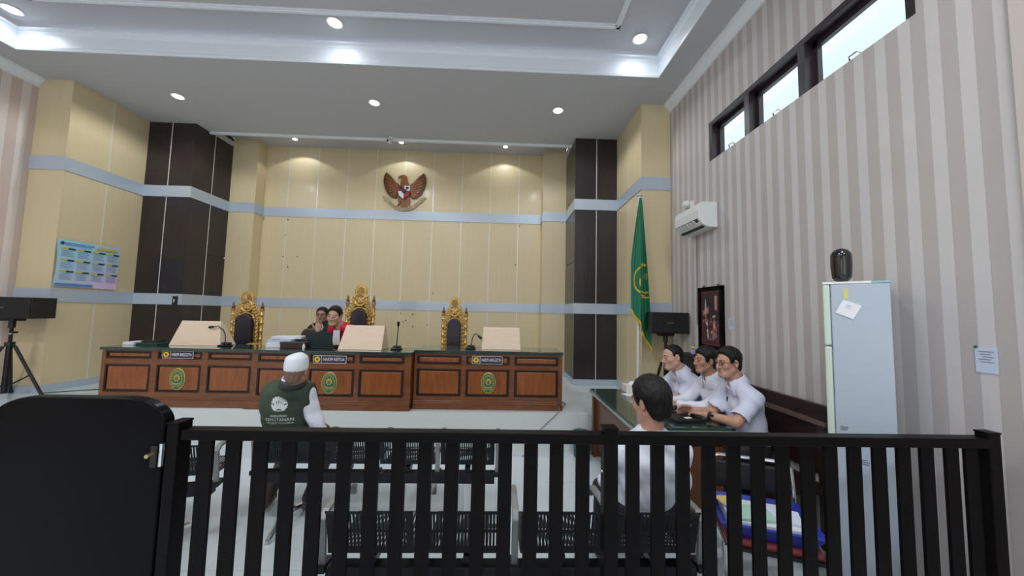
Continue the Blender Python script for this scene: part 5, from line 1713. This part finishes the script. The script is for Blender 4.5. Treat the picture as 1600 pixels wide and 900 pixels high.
def legs(P, pel, hips, knees, ankles, toes, m, r=(.088, .066, .052), belt=.165, front=(0, 1, 0), shoe=M_shoe):
    F = Field()
    F.limb(np.array(hips[0]), np.array(hips[1]), .10, .10, .03)
    F.limb(pel, np.array(pel) + [0, 0, .04], belt, belt - .005, .03, flat=front, q=.7)
    for i in (0, 1):
        F.limb(hips[i], knees[i], r[0], r[1], .03); F.limb(knees[i], ankles[i], r[1], r[2], .02)
    tr = solid('trousers', F.mesh(.009, .0035), m, P.root)
    for i in (0, 1):
        a, t = np.array(ankles[i], float), np.array(toes[i], float)
        G = Field(); dz = np.array([0, 0, -.045])
        G.limb(a + dz * .6, t, .038, .032, .02); G.limb(a + dz * .9 - unit(t - a) * .04 * np.array([1, 1, 0]), a + dz * .8, .034, .036, .02)
        G.cut((0, 0, min(a[2], t[2]) - .055), (0, 0, -1))
        solid('shoe', G.mesh(.007), shoe, P.root)


def collar(P, nb, axis, r, m, front, h=.035, name='collar', open_=.35, drop=1.0):
    """folded shirt collar round the neck, open at the front"""
    ax = unit(axis); f = unit(np.array(front) - ax * (np.array(front) @ ax)); sd = np.cross(f, ax)
    mb = MB(); n = 28
    rows = [(r * 1.00, .6), (r * 1.02, 1.0), (r * 1.10, .95), (r * (1.18 + .16 * drop), .25 - .55 * drop), (r * (1.14 + .15 * drop), .12 - .55 * drop), (r * 1.06, .4)]
    o = 0
    for i in range(n + 1):
        a = open_ + (2 * PI - 2 * open_) * i / n
        frontness = max(0, math.cos(a))
        for rr, zz in rows:
            p = np.array(nb) + (f * math.cos(a) + sd * math.sin(a)) * rr + ax * (h * zz - .022 * frontness * (1.6 * drop if zz < .3 else .8) - .004)
            mb.v.append(tuple(p))
    m_ = len(rows)
    for i in range(n):
        for j in range(m_):
            jj = (j + 1) % m_
            mb.f.append((i * m_ + j, i * m_ + jj, (i + 1) * m_ + jj, (i + 1) * m_ + j))
    mb.f += [tuple(range(m_)), tuple(n * m_ + j for j in range(m_ - 1, -1, -1))]
    return mb.build(name, m, P.root, 'all')


def glasses(P, m=None, r=(.021, .015)):
    m = m or M_blackp
    B = P.B
    mb = MB()
    for sx in (-1, 1):
        c = P.hp(sx * .031, .101, .006)
        pts = []
        for i in range(20):
            a = 2 * PI * i / 20
            ca, sa = math.cos(a), math.sin(a)
            pts.append(P.hp(sx * .031 + r[0] * math.copysign(abs(ca) ** .7, ca), .101 - .006 * abs(ca), .006 + r[1] * math.copysign(abs(sa) ** .7, sa)))
        mb.tube(pts, .0021 * P.hs, 5, True)
        mb.tube([P.hp(sx * .052, .097, .012), P.hp(sx * .074, .075, .012), P.hp(sx * .083, .0, .014), P.hp(sx * .081, -.02, .002)], .0022 * P.hs, 5)
    mb.tube([P.hp(-.010, .101, .010), P.hp(0, .104, .013), P.hp(.010, .101, .010)], .002 * P.hs, 5)
    return mb.build('eyeglasses', m, P.root)


A = np.array

# --- man in the white cap, seen from behind
P = Person('person seen from behind in white cap and dark green printed vest, seated facing the desks', (-1.500, 2.745, 1.172), 92, 4, -3, .93, 'brown', (-1.5, 2.95, 0))
nb = A([-1.535, 2.785, 1.045])
P.head(nb, .08, .058)
pel, wai, che = A([-1.63, 2.955, .60]), A([-1.635, 2.91, .76]), A([-1.635, 2.86, .90])
shl, shr = A([-1.735, 2.86, .975]), A([-1.470, 2.85, .985])
ell_, elr = A([-1.735, 3.00, .76]), A([-1.375, 2.88, .70])
wrl, wrr = A([-1.70, 3.18, .66]), A([-1.53, 3.18, .66])
P.trunk(P.F, pel, wai, che, nb, shl, shr, 0, front=(0, 1, .1))
P.arm(shl, ell_, wrl); P.arm(shr, elr, wrr)
hand_prims(P.F, wrl, (.2, 1, -.25), (0, -.2, -1), 1); hand_prims(P.F, wrr, (-.2, 1, -.25), (0, -.2, -1), -1)
P.finish(.006); P.face_bits()
P.hair('shaved', .003, M_hairs)
F = Field(); P.trunk(F, pel, wai, che, nb, shl, shr, .012, front=(0, 1, .1))
for a, b, c in ((shl, ell_, wrl), (shr, elr, wrr)):
    F.limb(a - A([0, 0, .02]), b, .060, .056, .03); F.limb(b, c, .055, .042, .02)
F.limb(nb, nb + A([0, -.01, .08]), .052, .050, .01, '-')
solid('shirt', F.mesh(.008, .004), M_shirtw, P.root)
F = Field(); P.trunk(F, pel, wai, che, nb, shl, shr, .040, front=(0, 1, .1), widths=(.150, .140, .150))
F.limb(nb, nb + A([0, .02, .10]), .060, .062, .012, '-')
for a, b, c in ((shl, ell_, -1), (shr, elr, 1)):
    F.cut(a + A([c * .046, 0, -.02]), (c, 0, .03), .012)
F.cut(pel + A([0, 0, -.08]), (0, 0, -1))
M_vest = mat('dark_green_vest', srgb(58, 72, 58), .5, bump=.18, bscale=16)
vq = F.mesh(.007, .004)
vest = solid('vest', vq, M_vest, P.root, 'dark green vest with white tree print')
collar(P, nb + A([0, -.012, .040]), (0, -.22, 1), .074, mat('vest_collar', srgb(44, 52, 48), .5), (0, 1, 0), .040, 'vest_collar')
collar(P, nb + A([0, -.012, .056]), (0, -.22, 1), .066, M_shirtw, (0, 1, 0), .036, 'shirt_collar')
vt = BVHTree.FromPolygons([Vector(p) for p in vq[0].tolist()], [tuple(q) for q in vq[1].tolist()])
M_print = mat('white_print', srgb(222, 228, 224), .6)
mb = MB(); lx, lz, lr = -1.605, .936, .058
def disc_poly(mbx, pts):
    mbx.add([(x, 2.4, z) for x, z in pts], [tuple(range(len(pts)))])
# tree emblem: leaves and lobes filling a circle, trunk in the middle
def lobe(a0, a1, r0, r1, n=6):
    pts = [(lx + r1 * lr * math.sin(a0 + (a1 - a0) * k / n), lz + r1 * lr * math.cos(a0 + (a1 - a0) * k / n)) for k in range(n + 1)]
    pts += [(lx + r0 * lr * math.sin(a1 + (a0 - a1) * k / n), lz - lr * .25 + (r0 * lr) * math.cos(a1 + (a0 - a1) * k / n)) for k in range(n + 1)]
    return pts
for k in range(7):
    a = -1.30 + 2.60 * k / 6
    lo_, hi_ = a - .175, a + .175
    mid = (lx + .50 * lr * math.sin(a), lz + .42 * lr * math.cos(a))
    disc_poly(mb, [(lx + lr * math.sin(lo_ + (hi_ - lo_) * j / 5), lz + lr * math.cos(lo_ + (hi_ - lo_) * j / 5)) for j in range(6)] + [(mid[0] + .008 * math.cos(a), mid[1] - .008 * math.sin(a)), (mid[0] - .008 * math.cos(a), mid[1] + .008 * math.sin(a))])
for k in range(6):
    a = -1.15 + 2.30 * k / 5
    e = (lx + .62 * lr * math.sin(a), lz + .50 * lr * math.cos(a)); b = (lx + .05 * lr * (k - 2.5), lz - .62 * lr)
    c_ = ((e[0] * .5 + b[0] * .5) - (lx - b[0]) * 0 - .10 * lr * math.sin(a) * -1, (e[1] + b[1]) * .5 - .05 * lr)
    pts = [(b[0] + .004, b[1]), (c_[0] + .005, c_[1]), (e[0] + .004, e[1]), (e[0] - .004, e[1]), (c_[0] - .005, c_[1]), (b[0] - .004, b[1])]
    disc_poly(mb, pts)
for sx in (-1, 1):
    disc_poly(mb, [(lx + sx * lr * math.sin(t_), lz + lr * math.cos(t_)) for t_ in [1.55 + 1.15 * j / 8 for j in range(9)]] + [(lx + sx * .16 * lr, lz - .62 * lr), (lx + sx * .40 * lr, lz - .30 * lr)])
disc_poly(mb, [(lx - .05 * lr, lz - .78 * lr), (lx - .30 * lr, lz - .86 * lr), (lx - .34 * lr, lz - .93 * lr), (lx + .34 * lr, lz - .93 * lr), (lx + .30 * lr, lz - .86 * lr), (lx + .05 * lr, lz - .78 * lr)])
for txt, z_, sz, wd in (('KEMENTERIAN', .846, .024, .108), ('KEHUTANAN', .817, .034, .190), ('REPUBLIK INDONESIA', .790, .022, .188)):
    g = text_mb(txt, sz, (-1.612, 2.4, z_), (1, 0, 0), (0, 0, 1))
    xs = [p[0] for p in g.v]; c_ = (max(xs) + min(xs)) / 2; f_ = wd / (max(xs) - min(xs))
    g.v = [(-1.612 + (p[0] - c_) * f_, p[1], p[2]) for p in g.v]
    mb.add(g.v, g.f)
# finer mesh so that the print follows the folds
bm_ = bmesh.new(); vv = [bm_.verts.new(p) for p in mb.v]
for f_ in mb.f:
    try:
        bm_.faces.new([vv[i] for i in f_])
    except ValueError:
        pass
bmesh.ops.triangulate(bm_, faces=bm_.faces)
bmesh.ops.subdivide_edges(bm_, edges=[e for e in bm_.edges if e.calc_length() > .012], cuts=2)
bmesh.ops.triangulate(bm_, faces=bm_.faces)
bm_.verts.index_update()
mb = MB(); mb.v = [tuple(v.co) for v in bm_.verts]; mb.f = [tuple(v.index for v in f_.verts) for f_ in bm_.faces]; bm_.free()
wrap(mb, vt, (0, 1, 0), .0025)
mb.build('vest_print', M_print, vest)['kind'] = 'stuff'
# cap
F = Field()
F.ell(P.hp(0, -.014, .060), A((.080, .099, .104)) * P.hs, P.B, .01)
for q_ in (.03, .05, .07, .09, .11):
    F.ell(P.hp(0, -.014, q_), A((.081 - .10 * (q_ - .03), .100 - .10 * (q_ - .03), .034)) * P.hs, P.B, .012)
F.cut(P.hp(0, 0, .022), P.B @ A([0, .06, -1.0])); F.cut(P.hp(0, -.02, .150), P.B @ A([-.22, -.10, 1.0]), .02)
solid('cap', F.mesh(.005), mat('white_cap', srgb(226, 232, 240), .7, bump=.25, bscale=120), P.root, 'white knitted cap')
legs(P, pel, ((-1.72, 2.96, .54), (-1.54, 2.96, .54)), ((-1.78, 3.30, .50), (-1.46, 3.32, .50)), ((-1.86, 3.08, .10), (-1.52, 3.08, .10)), ((-1.89, 3.22, .045), (-1.51, 3.22, .045)), M_pantb, shoe=mat('brown_shoe', srgb(78, 66, 62), .5))

# --- young man in white seen from behind at the right
P = Person('person with thick black hair and white shirt seen from behind the railing, beside the table', (.842, 1.985, 1.165), 118, -6, 2, 1.0, 'warm', (.85, 2.05, 0))
nb = A([.850, 1.985, .995])
P.head(nb, 0, .054)
pel, wai, che = A([.85, 2.07, .60]), A([.85, 2.04, .71]), A([.85, 2.02, .82])
shl, shr = A([.695, 2.03, .885]), A([1.010, 2.01, .885])
ell_, elr = A([.655, 2.12, .69]), A([1.050, 2.08, .69])
wrl, wrr = A([.74, 2.36, .62]), A([.95, 2.36, .62])
fr = (-.1, 1, 0)
P.trunk(P.F, pel, wai, che, nb, shl, shr, 0, front=fr, widths=(.15, .13, .145))
P.arm(shl, ell_, wrl, (.046, .040, .027)); P.arm(shr, elr, wrr, (.046, .040, .027))
hand_prims(P.F, wrl, (.2, 1, -.3), (0, -.2, -1), 1); hand_prims(P.F, wrr, (-.2, 1, -.3), (0, -.2, -1), -1)
P.finish(.0055); P.face_bits()
P.hair('thick', .020, top=.020)
F = Field(); P.trunk(F, pel, wai, che, nb, shl, shr, .016, front=fr, widths=(.152, .140, .150))
for a, b, c in ((shl, ell_, wrl), (shr, elr, wrr)):
    F.limb(a, b, .064, .058, .03); F.limb(b, c, .056, .040, .02)
F.limb(nb, nb + A([0, .01, .10]), .050, .052, .01, '-')
F.cut(pel + A([0, 0, -.09]), (0, 0, -1))
solid('shirt', F.mesh(.007, .0055), M_shirtw, P.root)
collar(P, nb + A([0, -.004, .004]), (0, -.1, 1), .060, M_shirtw, (-.4, 1, 0), .036)
legs(P, pel, ((.76, 2.07, .54), (.94, 2.07, .54)), ((.72, 2.45, .49), (.98, 2.45, .49)), ((.71, 2.46, .10), (.99, 2.46, .10)), ((.70, 2.60, .045), (1.0, 2.60, .045)), M_pants)


# --- three men in white shirts along the wall, leaning on the table
def counsel(label, head, yaw, pitch, roll, hs, skin, nb, che, wai, pel, sh, el, wr, hands, style, shirt, sleeve, heavy=0.0, grow=.016, hair_kw=None, widths=(.16, .15, .155), glass=False, watch=None, pocket=None, kn=.03):
    P = Person(label, head, yaw, pitch, roll, hs, skin, (pel[0], pel[1], 0))
    nb, che, wai, pel = A(nb), A(che), A(wai), A(pel)
    f = (-1, -.1, .15)
    P.head(nb, heavy, .057)
    P.trunk(P.F, pel, wai, che, nb, sh[0], sh[1], 0, front=f, widths=widths)
    for i in (0, 1):
        P.arm(sh[i], el[i], wr[i])
        d, n_, ts, cu = hands[i]
        hand_prims(P.F, wr[i], d, n_, ts, cu)
    P.finish(.005)
    P.face_bits()
    P.hair(style, **(hair_kw or {}))
    F = Field(); P.trunk(F, pel, wai, che, nb, sh[0], sh[1], grow, front=f, widths=widths)
    for i in (0, 1):
        a, b, c = A(sh[i]), A(el[i]), A(wr[i])
        if sleeve == 'short':
            e = a + (b - a) * .80
            F.limb(a, e, .068, .070, .03)
            F.limb(a + (b - a) * .80, a + (b - a) * 1.4, .075, .075, .003, '-') if False else None
        else:
            F.limb(a, b, .066, .058, .03); F.limb(b, b + (c - b) * .92, .056, .040, .02)
    F.limb(nb - A([0, 0, .01]), nb + (P.h - nb) * .8, .050, .056, .012, '-')
    v = nb + A([-.062, -.01, -.012]); F.ell(v, (.024, .022, .034), None, .01, '-')
    if sleeve == 'short':
        for i in (0, 1):
            a, b = A(sh[i]), A(el[i]); dd = unit(b - a); e = a + (b - a) * .78
            # trim the sleeve end square
            F.limb(e + dd * .055, e + dd * .14, .085, .085, .004, '-')
    F.cut(pel + A([0, 0, -.07]), (0, 0, -1))
    vq = F.mesh(.0065, .0042)
    s_ = solid('shirt', vq, shirt, P.root)
    ax = unit(A(P.hp(0, -.02, -.05)) - nb)
    collar(P, nb + ax * .022, ax, .072, shirt, (-1, -.1, 0), .040, open_=.34, drop=1.9)
    if glass:
        glasses(P)
    if pocket:
        tree = BVHTree.FromPolygons([Vector(p) for p in vq[0].tolist()], [tuple(q) for q in vq[1].tolist()])
        hit = tree.ray_cast(Vector((1.6, 2.42, .955)), Vector((.50, .86, 0)), 2)
        if hit[0] is not None:
            p = hit[0]
            MB().box(p.x - .009, p.y - .012, p.z - .028, p.x + .003, p.y - .001, p.z + .012).build('pen_clip', M_blackp, s_, bevel=.002)
    if watch is not None:
        i, t_ = watch
        c = A(el[i]) * (1 - t_) + A(wr[i]) * t_; d = unit(A(wr[i]) - A(el[i])); R = frame_from(d)
        w = MB()
        w.lathe([(.031, -.012), (.035, -.012), (.035, .012), (.031, .012)], tuple(c), 20, R)
        b = w.build('wristwatch', M_blackp, P.root, True)
        MB().obox(tuple(c + A([-.004, -.030, .014])), (.016, .010, .016), R).build('watch_face', M_glossb, b, bevel=.003)
    legs(P, pel, ((pel[0], pel[1] - .10, .55), (pel[0], pel[1] + .10, .55)), ((pel[0] - .42, pel[1] - .115 + kn, .525), (pel[0] - .42, pel[1] + .115 + kn, .525)), ((pel[0] - .42, pel[1] - .115 + kn, .10), (pel[0] - .42, pel[1] + .115 + kn, .10)), ((pel[0] - .56, pel[1] - .115 + kn, .045), (pel[0] - .56, pel[1] + .115 + kn, .045)), M_pants, front=(1, 0, 0))
    return P


counsel('person with glasses and black wristwatch in white short-sleeved shirt leaning on the table', (1.945, 3.00, 1.262), 190, -4, 0, 1.0, 'warm',
        (2.015, 3.01, 1.095), (2.085, 3.02, .90), (2.11, 3.03, .75), (2.14, 3.04, .61),
        ((2.055, 2.855, .985), (2.03, 3.165, .985)), ((1.905, 2.845, .812), (1.895, 3.155, .812)), ((1.765, 3.05, .815), (1.735, 3.16, .82)),
        (((-.55, .83, .0), (-.1, .1, -1), -1, (.6, .7, .8, .9)), ((-.75, .30, .05), (.1, -.9, -.5), 1, (.7, .8, .9, 1.0))),
        'short', M_shirtb, 'short', 0.02, .018, dict(thick=.013, top=.012), glass=True, watch=(0, .80), pocket=True, kn=.09)
counsel('person with black hair in white long-sleeved shirt, middle one of three at table', (1.955, 3.36, 1.232), 186, 0, 0, .98, 'tan',
        (2.02, 3.37, 1.075), (2.085, 3.38, .89), (2.11, 3.39, .75), (2.14, 3.40, .61),
        ((2.06, 3.215, .965), (2.02, 3.53, .965)), ((1.90, 3.275, .812), (1.86, 3.56, .812)), ((1.70, 3.37, .82), (1.70, 3.50, .82)),
        (((-.8, .5, .05), (0, .3, -1), -1, (.5, .5, .6, .6)), ((-.9, -.25, .05), (0, -.3, -1), 1, (.5, .5, .6, .6))),
        'thick', M_shirtw, 'long', 0, .016, dict(thick=.014, top=.016), kn=.06)
counsel('stout person with receding hair in white shirt at the far end of the table', (1.835, 3.76, 1.215), 188, -8, 0, 1.06, 'fair',
        (1.93, 3.77, 1.055), (2.01, 3.78, .87), (2.06, 3.79, .73), (2.12, 3.80, .61),
        ((1.985, 3.595, .95), (1.93, 3.95, .95)), ((1.855, 3.655, .815), (1.80, 3.98, .815)), ((1.66, 3.74, .82), (1.62, 3.86, .82)),
        (((-.8, .5, .02), (0, .2, -1), -1, (.5, .5, .6, .6)), ((-.9, -.3, .02), (0, -.2, -1), 1, (.5, .6, .6, .6))),
        'receding', M_shirtb, 'short', .14, .022, dict(thick=.007), widths=(.18, .175, .17))

# --- the judge
P = Person('person in black robe with red shoulders and white bib, raising a hand behind the laptop', (-2.255, 4.965, 1.548), -88, -8, 4, 1.06, 'fair', (-2.2, 5.2, FL))
nb = A([-2.215, 5.06, 1.40])
P.head(nb, .10, .060)
pel, wai, che = A([-2.18, 5.27, .98]), A([-2.19, 5.24, 1.10]), A([-2.20, 5.19, 1.25])
shr, shl = A([-2.405, 5.13, 1.325]), A([-2.015, 5.13, 1.325])
elr, ell_ = A([-2.475, 5.03, 1.195]), A([-1.94, 4.98, 1.20])
wrr, wrl = A([-2.455, 4.945, 1.345]), A([-2.08, 4.84, 1.175])
fr = (0, -1, .2)
P.trunk(P.F, pel, wai, che, nb, shl, shr, 0, front=fr)
P.arm(shr, elr, wrr); P.arm(shl, ell_, wrl)
hand_prims(P.F, wrr, (.12, -.1, 1), (.2, -1, .1), -1, (.25, .5, .9, 1.0), 1.05); hand_prims(P.F, wrl, (-.8, -.5, 0), (0, -.1, -1), -1)
P.finish(.006); P.face_bits(); P.hair('short', .012, top=.008)
F = Field(); P.trunk(F, pel, wai, che, nb, shl, shr, .020, front=fr)
F.limb(shr, elr, .072, .070, .03); F.limb(elr, elr + (wrr - elr) * .55, .066, .062, .02); F.limb(shl, ell_, .072, .072, .03); F.limb(ell_, ell_ + (wrl - ell_) * .75, .066, .060, .02)
F.limb(nb, P.h, .055, .06, .012, '-'); F.ell(nb + A([0, -.06, -.03]), (.035, .04, .06), None, .01, '-')
solid('robe', F.mesh(.008, .004), mat('black_robe', srgb(20, 18, 22), .7), P.root)
F = Field(); P.trunk(F, pel, wai, che, nb, shl, shr, .030, front=fr)
F.limb(nb, P.h, .060, .066, .012, '-'); F.ell(nb + A([0, -.08, -.08]), (.036, .09, .13), None, .01, '-')
F.cut(A([-2.395, 0, 1.3]), (-1, 0, .25)); F.cut(A([-2.02, 0, 1.3]), (1, 0, .25)); F.cut(A([0, 0, 1.10]), (0, 0, -1)); F.cut(A([0, 5.22, 1.3]), (0, 1, -.1))
solid('red_stole', F.mesh(.007, .003), mat('red_satin', srgb(206, 28, 62), .4), P.root, 'bright red shoulder band of the robe')
mb = MB()
for sx in (-1, 1):
    x = -2.225 + sx * .022
    mb.prism([(x - .020, 1.355), (x + .020, 1.355), (x + .030, 1.145), (x - .030, 1.145)], (0, 4.995, 0), (1, 0, 0), (0, 0, 1), .012)
q = [(p[0], p[1] + (p[2] - 1.355) * -.0 + .0, p[2]) for p in mb.v]
mb.v = q
mb.build('white_bib', M_paper, P.root, bevel=.003)
legs(P, pel, ((-2.28, 5.27, .94), (-2.08, 5.27, .94)), ((-2.29, 4.92, .93), (-2.06, 4.92, .93)), ((-2.29, 4.95, FL + .10), (-2.06, 4.95, FL + .10)), ((-2.29, 4.82, FL + .045), (-2.06, 4.82, FL + .045)), M_pants)

# --- the clerk behind the judge
P = Person('person with dark glasses in black suit sitting behind the judge at left', (-2.645, 5.42, 1.548), -82, -2, 0, .96, 'brown', (-2.63, 5.5, FL))
nb = A([-2.64, 5.45, 1.425])
P.head(nb, 0, .054)
pel, wai, che = A([-2.63, 5.54, .98]), A([-2.63, 5.52, 1.12]), A([-2.635, 5.49, 1.26])
shr, shl = A([-2.795, 5.48, 1.335]), A([-2.475, 5.48, 1.335])
elr, ell_ = A([-2.84, 5.44, 1.12]), A([-2.44, 5.42, 1.12])
wrr, wrl = A([-2.72, 5.30, 1.02]), A([-2.54, 5.30, 1.02])
fr = (0, -1, 0)
P.trunk(P.F, pel, wai, che, nb, shl, shr, 0, front=fr, widths=(.15, .13, .14))
P.arm(shr, elr, wrr); P.arm(shl, ell_, wrl)
hand_prims(P.F, wrr, (.6, -.6, -.2), (0, 0, -1), -1); hand_prims(P.F, wrl, (-.6, -.6, -.2), (0, 0, -1), 1)
P.finish(.006); P.face_bits(); P.hair('short', .010, top=.006); glasses(P)
F = Field(); P.trunk(F, pel, wai, che, nb, shl, shr, .018, front=fr, widths=(.15, .135, .145))
for a, b, c in ((shl, ell_, wrl), (shr, elr, wrr)):
    F.limb(a, b, .064, .058, .03); F.limb(b, b + (c - b) * .85, .056, .045, .02)
F.limb(nb, P.h, .052, .06, .012, '-'); F.ell(nb + A([0, -.10, -.10]), (.04, .09, .14), None, .01, '-')
solid('suit_jacket', F.mesh(.008, .003), mat('black_suit', srgb(22, 22, 28), .7), P.root)
F = Field(); P.trunk(F, pel, wai, che, nb, shl, shr, .008, front=fr, widths=(.15, .13, .14)); F.limb(nb, P.h, .050, .056, .012, '-'); F.cut(A([0, 0, 1.1]), (0, 0, -1))
solid('shirt', F.mesh(.008), M_shirtw, P.root)
collar(P, nb + A([0, 0, .0]), (0, -.1, 1), .058, M_shirtw, (0, -1, 0), .034, open_=.3)
legs(P, pel, ((-2.71, 5.54, .94), (-2.55, 5.54, .94)), ((-2.73, 5.34, .92), (-2.53, 5.34, .92)), ((-2.73, 5.36, FL + .10), (-2.53, 5.36, FL + .10)), ((-2.73, 5.30, FL + .045), (-2.53, 5.30, FL + .045)), M_pants)
